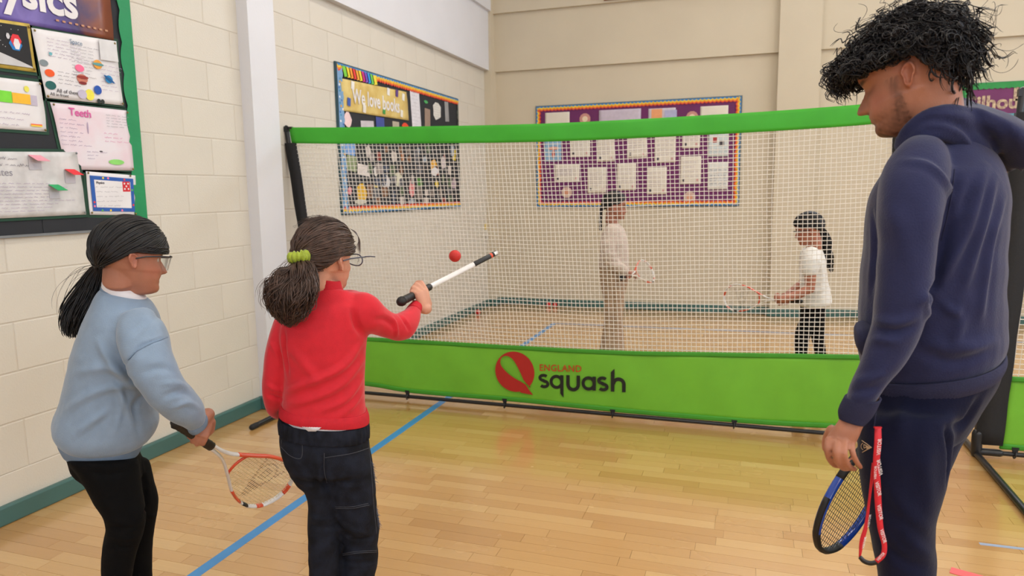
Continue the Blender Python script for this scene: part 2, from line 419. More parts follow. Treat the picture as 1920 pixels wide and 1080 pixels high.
skirt('baseboard_pilaster', 0, [(XL-0.004, 3.93-sk, XL+PP+sk, 4.20+sk)])
skirt('baseboard_corner', 0, [(XL-0.004, YB-0.19-sk, XL+0.088+sk, YB)])
skirt('baseboard_back', 1, [(XL+0.088+sk, YB-sk, 0.27-sk, YB+0.004)])
skirt('baseboard_back_pilaster', 1, [(0.27-sk, YB-PP-0.03-sk, 0.70+sk, YB)])
skirt('baseboard_back_far', 1, [(0.70+sk, YB-sk, XR_, YB+0.004)])
skirt('baseboard_right', 0, [(XR_-sk, YF, XR_+0.004, YB-sk)])
# windows of the unseen walls, plus an added one high at the back: frame, mullion and pane each
WFR = mat('white_window_frame', (225, 225, 222), 0.4); PANE = mat('daylit_pane', (210, 225, 240), 0.1, emis=((200, 222, 255), 3.0))
wn = 0
def window(axis, pos, a0, a1, z0, z1, sgn):
    global wn; wn += 1
    b = MB(); t = 0.06
    def bx(p0, p1, q0, q1, d0, d1):
        if axis == 0: b.box((min(pos+sgn*d0, pos+sgn*d1), p0, q0), (max(pos+sgn*d0, pos+sgn*d1), p1, q1))
        else: b.box((p0, min(pos+sgn*d0, pos+sgn*d1), q0), (p1, max(pos+sgn*d0, pos+sgn*d1), q1))
    bx(a0, a0+t, z0, z1, 0.02, 0.09); bx(a1-t, a1, z0, z1, 0.02, 0.09); bx(a0, a1, z0, z0+t, 0.02, 0.09); bx(a0, a1, z1-t, z1, 0.02, 0.09)
    m = (a0+a1)/2; bx(m-t/2, m+t/2, z0, z1, 0.02, 0.09)
    o = b.build('window_%d' % wn, WFR, None, origin=((pos, a0, z0) if axis == 0 else (a0, pos, z0))); o['kind'] = 'structure'
    for lo, hi in ((a0+t, m-t/2), (m+t/2, a1-t)):
        b = MB(); bx(lo, hi, z0+t, z1-t, 0.05, 0.056); b.build('pane', PANE, o)
for y, w in WINS: window(0, XR_, y-w/2, y+w/2, 2.5, 4.2, 1)
window(1, YB-0.05, -0.4, 2.8, 4.05, 4.85, 1)  # invented window out of view, put in for the floor highlight
for x in (-0.6, 3.4): window(1, YF, x-1.3, x+1.3, 2.35, 4.05, -1)
# ceiling luminaires
LHOUS = mat('lamp_housing', (225, 225, 225), 0.4); LDIFF = mat('lamp_diffuser', (255, 250, 240), 0.5, emis=((255, 244, 225), 4.0))
for i, (x, y) in enumerate(LAMPS):
    t = empty('ceiling_lamp', (x, y, ZC), 'long white ceiling lamp, %s column, %s row of the hall' % (('left', 'middle', 'right')[i % 3], ('rear', 'middle', 'far')[i//3]), 'lamp', 'ceiling lamps of the hall')
    b = MB(); b.box((x-0.3, y-1.2, ZC-0.08), (x+0.3, y+1.2, ZC)); b.build('housing', LHOUS, t)
    b = MB(); b.box((x-0.26, y-1.15, ZC-0.10), (x+0.26, y+1.15, ZC-0.08)); b.build('diffuser', LDIFF, t)

# ------------------------------------------------------------------ floor markings
def flat(name, poly, z, m, label, cat):
    n = len(poly); b = MB()
    b.add([(x, y, 0.0) for x, y in poly]+[(x, y, z) for x, y in poly],
          [tuple(range(n-1, -1, -1)), tuple(range(n, 2*n))]+[(i, (i+1) % n, (i+1) % n+n, i+n) for i in range(n)])
    return tag(b.build(name, m, None, origin=(poly[0][0], poly[0][1], 0)), label, cat)
flat('floor_line', [(-2.025, 0.6), (-1.975, 0.6), (-1.99, 7.45), (-2.04, 7.45)], 0.0012, BLUELINE, 'bright blue court line running along the wooden floor past the red jumper girl', 'floor line')
flat('floor_line', [(-2.04, 7.452), (5.4, 7.75), (5.4, 7.80), (-2.04, 7.502)], 0.0012, GREYLINE, 'thin pale grey-blue court line across the far floor behind the net', 'floor line')
flat('floor_line', [(0.95, 3.19), (5.4, 3.25), (5.4, 3.275), (0.95, 3.21)], 0.001, GREYLINE, 'faint worn grey line on the floor at lower right', 'floor line')
a = plane(1784, 1064, 2, 0); b_ = plane(1838, 1079, 2, 0); dv = nrm(b_-a); pv = nrm([dv[1], -dv[0], 0])
pts = [a, a+dv*0.26, a+dv*0.26+pv*0.05, a+pv*0.05]
flat('floor_tape', [(p[0], p[1]) for p in pts], 0.002, REDTAPE, 'short red tape strip stuck to the floor at the lower right edge', 'tape')

# ------------------------------------------------------------------ nets
def make_net(yn, bl, tl, br, tr, label, ztopf, zpt, zpb, clips, SW=0.06):
    """bl/tl: x of left post at floor and top, br/tr the same of the right post"""
    t = empty('portable_net', (bl, yn, 0), label, 'net', 'portable squash nets')
    zt = 1.94; r = 0.017
    xl = lambda z: bl+(tl-bl)*z/zt
    xr = lambda z: br+(tr-br)*z/zt
    for x0, x1 in ((bl, tl), (br, tr)):
        s = -1 if x0 == bl else 1
        b = MB(); b.tube([(x0, yn, 0.03), (x0+(x1-x0)*0.5, yn, zt*0.5), (x1, yn, zt)], r, 12); p = b.build('post', BLACKM, t, True)
        b = MB(); b.tube([(x0, yn, 0.02), (x0, yn, 0.13)], 0.027, 12); b.tube([(x0, yn, 0.03), (x0-s*0.11, yn, 0.03)], 0.02, 12); b.build('base_joint', BLACKM, t, True)
        b = MB(); b.box((x1-0.02, yn-0.016, zt-0.03), (x1+0.02, yn+0.016, zt+0.006)); b.box((x1-s*0.07-0.02, yn-0.01, zt-0.012), (x1+0.018, yn+0.01, zt+0.004)); b.build('top_cap', BLACKM, t)
        b = MB(); b.tube([(x0, yn-0.84, 0.018), (x0, yn-0.3, 0.02), (x0, yn+0.84, 0.018)], 0.0165, 12); f = b.build('foot_bar', BLACKM, t, True)
        for q in (-1, 1):
            b = MB(); b.tube([(x0, yn+q*0.80, 0.018), (x0, yn+q*0.845, 0.018)], 0.0185, 12); b.build('rubber_end', BLACKF, f, True)
    b = MB(); n = 24
    b.tube([(bl+(br-bl)*i/n, yn, 0.03) for i in range(n+1)], 0.0125, 10); b.build('bottom_rail', BLACKM, t, True)
    # sleeves
    for side in (0, 1):
        b = MB(); V = []; m = 24
        for i in range(m+1):
            z = 0.075+(1.83-0.075)*i/m
            x0 = xl(z)-0.018 if side == 0 else xr(z)-SW; x1 = xl(z)+SW if side == 0 else xr(z)+0.018
            for q, yy in ((x0, yn-0.022), (x1, yn-0.012), (x1, yn+0.012), (x0, yn+0.022)):
                V.append((q+0.002*math.sin(i*1.3), yy, z))
        F = [(i*4+j, i*4+(j+1) % 4, i*4+4+(j+1) % 4, i*4+4+j) for i in range(m) for j in range(4)]+[(3, 2, 1, 0), (m*4, m*4+1, m*4+2, m*4+3)]
        b.add(V, F); b.build('side_sleeve', BLACKF, t, True)
    def sheet(name, z0f, z1f, m, thick, nz, billow, u0=0.0, u1=1.0, parent=t, off=0.0, inset=None):
        nu = 90; V = []; inset = SW-0.01 if inset is None else inset
        for s in (-1, 1):
            for j in range(nz+1):
                for i in range(nu+1):
                    u = u0+(u1-u0)*i/nu
                    zm = (z0f(u)+z1f(u))/2
                    z = z0f(u)+(z1f(u)-z0f(u))*j/nz
                    a, b2 = xl(z)+inset, xr(z)-inset
                    yy = yn+off*1.0+billow*math.sin(math.pi*j/nz)*(0.4+0.6*math.sin(u*17.0)**2)+billow*0.4*math.sin(u*41+j*0.4)
                    V.append((a+(b2-a)*u, yy+s*thick/2, z))
        K = (nz+1)*(nu+1); W = nu+1; F = []
        for j in range(nz):
            for i in range(nu):
                q = j*W+i; F.append((q, q+1, q+W+1, q+W)); F.append((K+q, K+q+W, K+q+W+1, K+q+1))
        for i in range(nu): F.append((i, K+i, K+i+1, i+1)); q = nz*W+i; F.append((q, q+1, K+q+1, K+q))
        for j in range(nz): q = j*W; F.append((q, q+W, K+q+W, K+q)); q = j*W+nu; F.append((q, K+q, K+q+W, q+W))
        b = MB(); b.add(V, F); return b.build(name, m, parent, True)
    top = sheet('top_band', lambda u: ztopf(u)-0.112, ztopf, NETGT, 0.014, 6, -0.004, inset=0.03)
    pan = sheet('lower_panel', zpb, zpt, NETG, 0.006, 10, -0.006)
    sheet('panel_hem', lambda u: zpb(u)-0.004, lambda u: zpb(u)+0.026, NETGD, 0.014, 3, 0.0, parent=pan, off=-0.002)
    sheet('panel_hem', lambda u: zpt(u)-0.024, lambda u: zpt(u)+0.003, NETGD, 0.014, 3, 0.0, parent=pan, off=-0.002)
    # cords
    sp = 0.0272; z_mid = 1.2; n_v = int((xr(z_mid)-xl(z_mid)-2*SW)/sp); n_h = int((1.80-0.46)/sp)
    P = []
    for i in range(n_v+1):
        u = (i+0.5)/(n_v+1); s = np.linspace(0, 1, 14); z0, z1 = zpt(u)-0.01, ztopf(u)-0.105
        z = z0+(z1-z0)*s; a_ = bl+(tl-bl)*z/zt+SW-0.01; b2 = br+(tr-br)*z/zt-SW+0.01
        x = a_+(b2-a_)*u+0.003*np.sin(s*9+i*0.7); P.append(np.stack([x, np.full(14, yn)+0.004*np.sin(s*3+i*0.11), z], 1))
    V1, Q1 = strands(np.array(P), 0.0019, 4)
    P = []
    for j in range(n_h+1):
        s = (j+0.5)/(n_h+1); u = np.linspace(0, 1, 100); z = np.array([zpt(q)+(ztopf(q)-0.112-zpt(q))*s for q in u])+0.003*np.sin(u*23+j*0.5)
        a_ = bl+(tl-bl)*z/zt+SW-0.01; b2 = br+(tr-br)*z/zt-SW+0.01
        P.append(np.stack([a_+(b2-a_)*u, np.full(100, yn)+0.004*np.sin(u*30+j*0.2), z], 1))
    V2, Q2 = strands(np.array(P), 0.0021, 4)
    me = mesh_np('net_mesh', np.vstack([V1, V2]), quads=np.vstack([Q1, Q2+len(V1)]))
    o = link('net_mesh', me, CORD, t); o['kind'] = 'stuff'
    for cx in clips:
        u = (cx-bl)/(br-bl); zc = zpb(min(max(u, 0), 1)); b = MB()
        b.add([(cx-0.018, yn-0.012, zc+0.012), (cx+0.018, yn-0.012, zc+0.012), (cx+0.008, yn-0.012, zc-0.022), (cx-0.008, yn-0.012, zc-0.022),
               (cx-0.018, yn+0.004, zc+0.012), (cx+0.018, yn+0.004, zc+0.012), (cx+0.008, yn+0.004, zc-0.022), (cx-0.008, yn+0.004, zc-0.022)],
              [(0, 1, 2, 3), (7, 6, 5, 4), (0, 4, 5, 1), (1, 5, 6, 2), (2, 6, 7, 3), (3, 7, 4, 0)])
        c = b.build('clip_strap', BLACKF, t)
        b = MB(); a_ = np.linspace(0, 2*math.pi, 17)
        b.tube([(cx+0.003*math.cos(q), yn-0.004+0.019*math.sin(q), 0.03+0.019*math.cos(q)) for q in a_], 0.004, 6)
        b.tube([(cx-0.005, yn-0.006, zc-0.02), (cx+0.004, yn-0.008, 0.046)], 0.0035, 6); b.tube([(cx+0.006, yn-0.006, zc-0.02), (cx+0.0, yn-0.008, 0.046)], 0.0035, 6); b.build('buckle_loop', BLACKM, c, True)
    return t, pan, top
YN = 4.372
def interp(xs, ys):
    P = spline(np.stack([xs, ys], 1), 200); return lambda u: float(np.interp(u, P[:, 0], P[:, 1]))
ztA = interp([0, 0.15, 0.47, 0.75, 0.93, 1], [1.940, 1.918, 1.888, 1.895, 1.912, 1.93])
zptA = interp([0, 0.12, 0.55, 0.75, 1], [0.435, 0.441, 0.448, 0.475, 0.515])
ssag = lambda u, k: 0.006*math.cos(2*math.pi*u*k)
zpb0 = interp([0, 0.1, 0.19, 0.4, 0.61, 0.83, 1], [0.10, 0.085, 0.063, 0.064, 0.052, 0.055, 0.08])
netA, panA, topA = make_net(YN, -2.918, -3.15, 0.80, 0.80, 'portable squash net with green band and logo panel reaching across the left half', ztA, zptA, zpb0, [-2.255, -1.524, -0.787, -0.039])
netB, panB, topB = make_net(4.29, 1.222, 1.30, 4.75, 4.95, 'second portable green net whose post stands beyond the man at the right edge', lambda u: 1.93-0.04*math.sin(math.pi*u), lambda u: 0.455, lambda u: 0.06, [1.40, 2.2, 3.0, 3.8, 4.5], 0.115)

# logo and lettering of the panel
RED = mat('logo_red', (172, 30, 24), 0.6, 0.03, 20); INK = mat('logo_black', (20, 24, 18), 0.6, 0.03, 20)
LRED = mat('logo_letter_red', (186, 62, 24), 0.6, 0.03, 20)
def curve_fill(splines, ext=0.0004):
    cu = bpy.data.curves.new('shape', 'CURVE'); cu.dimensions = '2D'; cu.fill_mode = 'BOTH'; cu.extrude = ext
    for pts in splines:
        s = cu.splines.new('POLY'); s.points.add(len(pts)-1)
        for i, (x, y) in enumerate(pts): s.points[i].co = (x, y, 0, 1)
        s.use_cyclic_u = True
    return _conv(cu)
def _conv(cu):
    o = bpy.data.objects.new('tmp', cu); COL.objects.link(o); dg = bpy.context.evaluated_depsgraph_get(); dg.update()
    me = bpy.data.meshes.new_from_object(o.evaluated_get(dg)); bpy.data.objects.remove(o); bpy.data.curves.remove(cu); me.materials.clear(); return me
def text_mesh(s, size, ext=0.0004, shear=0.0, bold=0.0, space=1.0):
    cu = bpy.data.curves.new('text', 'FONT'); cu.body = s; cu.size = size; cu.extrude = ext; cu.shear = shear; cu.offset = bold; cu.space_character = space; cu.resolution_u = 3
    return _conv(cu)
def stroke(P, w):
    """closed outline of a thick polyline"""
    P = np.asarray(P, float); T = np.gradient(P, axis=0); T /= np.linalg.norm(T, axis=1, keepdims=True); N = np.stack([-T[:, 1], T[:, 0]], 1)
    return [tuple(p) for p in P+N*w/2]+[tuple(p) for p in (P-N*w/2)[::-1]]
def arc(cx, cy, r, a0, a1, n=26, ry=None):
    a = np.radians(np.linspace(a0, a1, n)); return [(cx+r*math.cos(t), cy+(ry or r)*math.sin(t)) for t in a]
def place(me, o, rx, uy, flip=None):
    """map the mesh's x,y plane onto the axes rx, uy at o"""
    nz = nrm(np.cross(rx, uy)); rx = np.asarray(rx, float); uy = np.asarray(uy, float)
    me.transform(Matrix(((rx[0], uy[0], nz[0], o[0]), (rx[1], uy[1], nz[1], o[1]), (rx[2], uy[2], nz[2], o[2]), (0, 0, 0, 1)))); return me
YL = YN-0.0135
def pan_pt(px, py): return plane(px, py, 1, YL)
# emblem: red ball with a racket cut out of it (unit = circle radius)
ball = arc(0, 0, 1, -38, 292, 60)
ball = arc(0, 0, 1, -42, 285, 64)
tail = [(0.28, -1.02), (0.60, -1.06), (0.92, -1.09), (0.70, -0.82)]
slit1 = [(0.55, -0.60), (0.30, -0.47)]
head_l = spline(np.array([(0.30, -0.47), (-0.05, -0.30), (-0.45, -0.02), (-0.72, 0.33), (-0.66, 0.66), (-0.38, 0.76), (-0.10, 0.62), (0.12, 0.30), (0.30, -0.05), (0.45, -0.38)]), 40)
slit2 = [(0.60, -0.55), (0.80, -0.74)]
red1 = list(arc(0, 0, 1, -46, 285, 64))+tail+slit1+[tuple(p) for p in head_l]+slit2
c0 = pan_pt(965, 697); e1 = pan_pt(1001, 702); rad = 0.138
me = curve_fill([red1]); place(me, c0, np.array([rad, 0, 0]), np.array([0, 0, rad])); link('logo_emblem', me, RED, panA)
# word mark: rounded strokes, x height 1
W_ = 0.245
def word():
    S = []; x = 0.0
    def s_(x):
        return np.array(arc(x+0.33, 0.72, 0.27, 35, 270, 18, 0.185)[:]+[(x+0.36, 0.51)]+arc(x+0.36, 0.285, 0.28, 88, -145, 18, 0.195))
    S.append(stroke(s_(0), W_*0.9))
    def bowl(x): return np.array(arc(x+0.42, 0.5, 0.38, 0, 352, 40))
    out = [S[0]]
    holes = []
    def ring(x):
        out.append(arc(x+0.45, 0.48, 0.50, 0, 352, 40)); holes.append(arc(x+0.45, 0.48, 0.28, 0, 352, 34))
    ring(0.82); out.append([(1.54, 0.97), (1.78, 0.97), (1.78, -0.62), (1.54, -0.34)])
    out.append(stroke(np.array([(2.10, 1.0), (2.10, 0.40)]+arc(2.47, 0.36, 0.37, 180, 360, 22)+[(2.84, 0.40), (2.84, 1.0)]), W_))
    ring(3.12); out.append([(3.84, 0.97), (4.08, 0.97), (4.08, 0.0), (3.84, 0.0)])
    out.append(stroke(s_(4.22)+np.array([0, 0]), W_*0.9))
    out.append([(5.12, 0.0), (5.12, 1.34), (5.37, 1.58), (5.37, 0.0)])
    out.append(stroke(np.array([(5.25, 0.55)]+arc(5.66, 0.52, 0.36, 180, 0, 22)+[(6.02, 0.4), (6.02, 0.0)]), W_))
    return out, holes
out, holes = word()
o0 = pan_pt(1011, 727); o1 = pan_pt(1173, 735.5); sx = np.linalg.norm(o1-o0)/6.14; up = np.array([0, 0, 1.0])
rxv = (o1-o0)/6.14
parts = []
for k, s in enumerate(out):
    sp_ = [s]
    if k == 1: sp_ = [s, holes[0]]
    if k == 4: sp_ = [s, holes[1]]
    me = curve_fill(sp_); place(me, o0+np.array([0, -0.0004*k*0.2, 0]), rxv, up*sx*1.02); link('logo_letter', me, INK, panA)
e0 = pan_pt(1011, 697); e2 = pan_pt(1090, 699.5); tm = text_mesh('ENGLAND', 1.0, bold=0.012, space=1.08); w = max(v.co.x for v in tm.vertices)
s = np.linalg.norm(e2-e0)/w; place(tm, pan_pt(1011, 695), (e2-e0)/w, up*s*1.08); link('logo_lettering', tm, LRED, panA)

# ------------------------------------------------------------------ display boards
class Fr:
    """a wall frame: origin, right and outward normal"""
    def __init__(s, o, r, n): s.o = np.array(o, float); s.r = np.array(r, float); s.n = np.array(n, float); s.u = np.array([0, 0, 1.0])
    def p(s, x, y, z=0.0): return s.o+s.r*x+s.u*y+s.n*z
LW = Fr((XL, 0, 0), (0, 1, 0), (1, 0, 0)); BW = Fr((0, YB, 0), (1, 0, 0), (0, -1, 0))
def lw(px, py): q = plane(px, py, 0, XL+0.02); return (q[1], q[2])
def bw(px, py): q = plane(px, py, 1, YB-0.02); return (q[0], q[2])
def slab(fr, poly, z0, z1, name, m, parent=None, label=None, cat=None, group=None):
    n = len(poly); b = MB()
    b.add([fr.p(x, y, z0) for x, y in poly]+[fr.p(x, y, z1) for x, y in poly],
          [tuple(range(n-1, -1, -1)), tuple(range(n, 2*n))]+[(i, (i+1) % n, (i+1) % n+n, i+n) for i in range(n)])
    o = b.build(name, m, parent, origin=None if parent else tuple(fr.p(poly[0][0], poly[0][1], z0)))
    if label: tag(o, label, cat, group)
    return o
def rect(x0, y0, x1, y1): return [(x0, y0), (x1, y0), (x1, y1), (x0, y1)]
def paper(fr, q, z, name, m, label, cat, group=None, wave=0.004, parent=None, seed=0, th=0.0006):
    """a slightly curled sheet; q = four corners bottom-left, bottom-right, top-right, top-left"""
    g = np.random.default_rng(seed); n = 12; q = np.array(q, float); V = []; F = []
    ph = g.uniform(0, 6.28, 4)
    for s in (0, 1):
        for j in range(n+1):
            for i in range(n+1):
                u, v = i/n, j/n; p = q[0]*(1-u)*(1-v)+q[1]*u*(1-v)+q[2]*u*v+q[3]*(1-u)*v
                k = (1-(2*u-1)**2)*0.5+(1-(2*v-1)**2)*0.5
                zz = z+wave*(0.5+0.5*math.sin(3.1*u+ph[0]+2*v))*k+wave*0.5*max(0, math.sin(6*v+ph[1]))*abs(2*u-1)**2
                V.append(fr.p(p[0], p[1], zz+s*th))
    K = (n+1)**2; W = n+1
    for j in range(n):
        for i in range(n):
            a = j*W+i; F.append((K+a, K+a+1, K+a+W+1, K+a+W)); F.append((a, a+W, a+W+1, a+1))
    for i in range(n):
        F.append((i, i+1, K+i+1, K+i)); a = n*W+i; F.append((a, K+a, K+a+1, a+1)); a = i*W; F.append((a, K+a, K+a+W, a+W)); a = i*W+n; F.append((a, a+W, K+a+W, K+a))
    b = MB(); b.add(V, F); o = b.build(name, m, parent, True, origin=None if parent else tuple(fr.p(*q[0], z)))
    if label: tag(o, label, cat, group)
    return o
def pins(fr, o, pts, z, m):
    for x, y in pts:
        b = MB(); a = [fr.p(x+0.006*math.cos(t), y+0.006*math.sin(t), z) for t in np.linspace(0, 6.283, 9)[:-1]]; c = [fr.p(x+0.003*math.cos(t), y+0.003*math.sin(t), z+0.004) for t in np.linspace(0, 6.283, 9)[:-1]]
        b.add(a+c, [(i, (i+1) % 8, (i+1) % 8+8, i+8) for i in range(8)]+[tuple(range(8, 16)), tuple(range(7, -1, -1))]); b.build('pin', m, o, True)
def scribble(fr, o, x0, y0, x1, y1, lines, z, m, seed, h=0.35, name='handwriting', w=0.0016, lean=0.0):
    """rows of tiny handwritten strokes"""
    g = np.random.default_rng(seed); b = MB(); dy = (y0-y1)/lines
    for l in range(lines):
        yb = y0-dy*(l+0.75); x = x0; xe = x1-g.uniform(0, 0.35)*(x1-x0)
        while x < xe:
            wl = g.uniform(0.012, 0.045); k = max(3, int(wl/0.005)); hh = dy*h
            P = [(x+wl*i/k, yb+lean*(x-x0)+hh*(0.5*(i % 2)+g.uniform(0, 0.5))) for i in range(k+1)]
            for i in range(k):
                (xa, ya), (xb, yb2) = P[i], P[i+1]; t = nrm([xb-xa, yb2-ya]); nx, ny = -t[1]*w/2, t[0]*w/2
                b.add([fr.p(xa+nx, ya+ny, z), fr.p(xa-nx, ya-ny, z), fr.p(xb-nx, yb2-ny, z), fr.p(xb+nx, yb2+ny, z)], [(0, 1, 2, 3)])
            x += wl+g.uniform(0.006, 0.014)
    if b.V: b.build(name, m, o, kind='stuff')
def blob(fr, o, x, y, rx, ry, z, m, name='drawing', n=14, rot=0.0, th=0.0005):
    p = [(x+rx*math.cos(t)*math.cos(rot)-ry*math.sin(t)*math.sin(rot), y+rx*math.cos(t)*math.sin(rot)+ry*math.sin(t)*math.cos(rot)) for t in np.linspace(0, 2*math.pi, n+1)[:-1]]
    return slab(fr, p, z, z+th, name, m, o)
def wtext(fr, o, s, x, y, size, z, m, name='lettering', bold=0.0, ang=0.0, shear=0.0):
    me = text_mesh(s, size, 0.0003, shear, bold); r = fr.r*math.cos(ang)+fr.u*math.sin(ang); u = -fr.r*math.sin(ang)+fr.u*math.cos(ang)
    place(me, fr.p(x, y, z), r, u); return link(name, me, m, o)
PW = mat('white_paper', (226, 224, 226), 0.7, 0.03, 9); PP2 = mat('pink_tinted_paper', (226, 205, 214), 0.7, 0.08, 6, col2=(226, 220, 226))
PGREY = mat('grey_scribbled_paper', (206, 205, 205), 0.7, 0.10, 14); GMAT = mat('dark_green_card', (18, 62, 44), 0.7, 0.08, 12)
GBOR = mat('green_border_card', (22, 138, 84), 0.6, 0.05, 10); BLKB = mat('black_board_paper', (34, 37, 43), 0.8, 0.08, 10)
BRASS = mat('brass_pin', (150, 130, 80), 0.3, metal=0.9); GOLD = mat('gold_frame_paper', (196, 170, 78), 0.5, 0.15, 20)
PENC = mat('pencil_grey', (150, 148, 158), 0.8); PENP = mat('pink_pen', (214, 90, 160), 0.7); PENK = mat('dark_pen', (70, 66, 74), 0.8); PENL = mat('lilac_pen', (176, 160, 186), 0.8)
def cmat(c, r=0.7): return mat('card_%02x%02x%02x' % tuple(c), c, r, 0.05, 20)
def banner_mat():
    m = bpy.data.materials.new('physics_banner_print'); m.use_nodes = True; N, L = m.node_tree.nodes, m.node_tree.links; b = N['Principled BSDF']; b.inputs['Roughness'].default_value = 0.35
    tc = N.new('ShaderNodeTexCoord'); mp = N.new('ShaderNodeMapping'); L.new(tc.outputs['Object'], mp.inputs['Vector'])
    t = N.new('ShaderNodeTexNoise'); t.inputs['Scale'].default_value = 5; t.inputs['Detail'].default_value = 6; t.inputs['Distortion'].default_value = 1.5; L.new(tc.outputs['Object'], t.inputs['Vector'])
    s = N.new('ShaderNodeSeparateXYZ'); L.new(tc.outputs['Object'], s.inputs[0])
    ad = N.new('ShaderNodeMath'); ad.operation = 'MULTIPLY_ADD'; ad.inputs[1].default_value = 0.35; L.new(t.outputs['Fac'], ad.inputs[0]); L.new(s.outputs['Y'], ad.inputs[2])
    mr = N.new('ShaderNodeMapRange'); mr.inputs['From Min'].default_value = 0.45; mr.inputs['From Max'].default_value = 1.25; L.new(ad.outputs[0], mr.inputs['Value'])
    r = N.new('ShaderNodeValToRGB'); e = r.color_ramp.elements; e[0].color = lin((70, 60, 150))+(1,); e[0].position = 0.0; e[1].color = lin((120, 62, 40))+(1,); e[1].position = 1.0
    for pos, c in ((0.3, (120, 104, 176)), (0.5, (84, 70, 140)), (0.66, (62, 44, 88)), (0.84, (132, 72, 46))):
        q = e.new(pos); q.color = lin(c)+(1,)
    L.new(mr.outputs['Result'], r.inputs['Fac']); L.new(r.outputs['Color'], b.inputs['Base Color']); return m

def board(fr, x0, y0, x1, y1, m, label, frame_m, fw=0.012):
    o = empty('display_board', tuple(fr.p(x0, y0, 0)), label, 'display board')
    slab(fr, rect(x0, y0, x1, y1), 0.0, 0.014, 'backing', m, o)
    for r_ in (rect(x0, y0-fw, x1, y0), rect(x0, y1, x1, y1+fw), rect(x0-fw, y0-fw, x0, y1+fw), rect(x1, y0-fw, x1+fw, y1+fw)):
        slab(fr, r_, 0.0, 0.018, 'frame_rail', frame_m, o)
    return o
def scallop(fr, o, pa, pb, inward, width, m, z, pitch=0.06, amp=0.012, name='border_trim', th=0.0012):
    """strip from pa to pb; straight outer edge, wavy inner edge"""
    pa, pb, inw = np.array(pa, float), np.array(pb, float), np.array(inward, float); L_ = np.linalg.norm(pb-pa); n = int(L_/pitch*6)
    top = [tuple(pa+(pb-pa)*i/n) for i in range(n+1)]; bot = [tuple(pa+(pb-pa)*i/n+inw*(width+amp*abs(math.sin(math.pi*i/6)))) for i in range(n, -1, -1)]
    V = []; F = []
    for k in (z, z+th):
        for i in range(n+1): V.append(fr.p(*top[i], k)); V.append(fr.p(*bot[n-i], k+0.003*math.sin(i*0.35)))
    K = 2*(n+1)
    for i in range(n):
        a = 2*i; F.append((K+a, K+a+2, K+a+3, K+a+1)); F.append((a, a+1, a+3, a+2)); F.append((a, a+2, K+a+2, K+a)); F.append((a+1, K+a+1, K+a+3, a+3))
    b = MB(); b.add(V, F); return b.build(name, m, o)

# ---- science board on the near left wall
b1 = board(LW, 0.62, 1.30, 3.055, 2.509, BLKB, 'black science display board with green wavy border on the left wall', GREYALU)
scallop(LW, b1, (3.066, 1.30), (3.066, 2.51), (-1, 0), 0.072, GBOR, 0.020, 0.16, 0.014)
scallop(LW, b1, (0.61, 2.515), (3.06, 2.515), (0, -1), 0.03, GBOR, 0.019, 0.16, 0.01)
for i in range(4): slab(LW, rect(0.64+i*0.605, 1.302, 0.64+i*0.605+0.60, 1.372), 0.0145, 0.0155+0.001*(i % 2), 'card_strip', BLKB, b1)
def mount(q, g): 
    q = np.array(q); c = q.mean(0); d = q-c; return [tuple(c+v+np.sign(v)*g) for v in d]
def poster(q, m, label, seed, cat='poster', wave=0.006, name='poster'):
    o = paper(LW, q, 0.0185, name, m, label, cat, 'pupil posters on the science board', wave, None, seed)
    slab(LW, mount(q, 0.014), 0.0150, 0.0170, 'mount_card', GMAT, o)
    return o
BAN = banner_mat()
o = paper(LW, [(1.95, 2.228), (2.945, 2.268), (2.945, 2.50), (1.95, 2.50)], 0.0185, 'banner', BAN, 'purple and orange printed banner reading Physics at the top of the science board', 'banner', None, 0.003, None, 1)
wtext(LW, o, 'Physics', 2.17, 2.320, 0.20, 0.0245, PW, bold=0.006, ang=0.02)
for i in range(9): slab(LW, rect(2.62+i*0.034, 2.295+i*0.001, 2.636+i*0.034, 2.304+i*0.001), 0.0242, 0.0246, 'printed_dash', cmat((190, 140, 110)), o)
o = poster([(2.08, 2.028), (2.497, 2.040), (2.486, 2.254), (2.08, 2.225)], GOLD, 'gold framed picture of a red and blue rocket above a grey moon', 2)
slab(LW, [(2.10, 2.045), (2.478, 2.056), (2.468, 2.238), (2.10, 2.212)], 0.0262, 0.0266, 'night_sky', cmat((22, 22, 26)), o)
slab(LW, [(2.10, 2.045)]+[(2.10+0.375*i/12, 2.056+0.075*math.cos(i/12*1.5)) for i in range(13)]+[(2.478, 2.056)], 0.0268, 0.0271, 'moon', cmat((196, 196, 198)), o)
zr = 0.0272
for x, y, w, h, c in ((2.405, 2.148, 0.05, 0.03, (30, 120, 190)), (2.408, 2.165, 0.042, 0.03, (220, 50, 60)), (2.41, 2.150, 0.026, 0.026, (226, 222, 224)), (2.372, 2.178, 0.014, 0.014, (200, 200, 205))):
    zr += 0.0006; blob(LW, o, x, y, w*0.62, h, zr, cmat(c), 'rocket_drawing', 6)
g = np.random.default_rng(5)
for i in range(26): blob(LW, o, 2.11+0.35*g.random(), 2.13+0.10*g.random(), 0.0018, 0.0018, 0.0268, PW, 'star', 4)
pins(LW, o, [(2.484, 2.052), (2.478, 2.238)], 0.027, BRASS)
o = poster([(2.531, 1.930), (2.966, 1.942), (2.957, 2.266), (2.492, 2.238)], PW, 'white solar system poster with coloured planets and handwriting', 3, wave=0.008)
zz = 0.0272; zp = zz
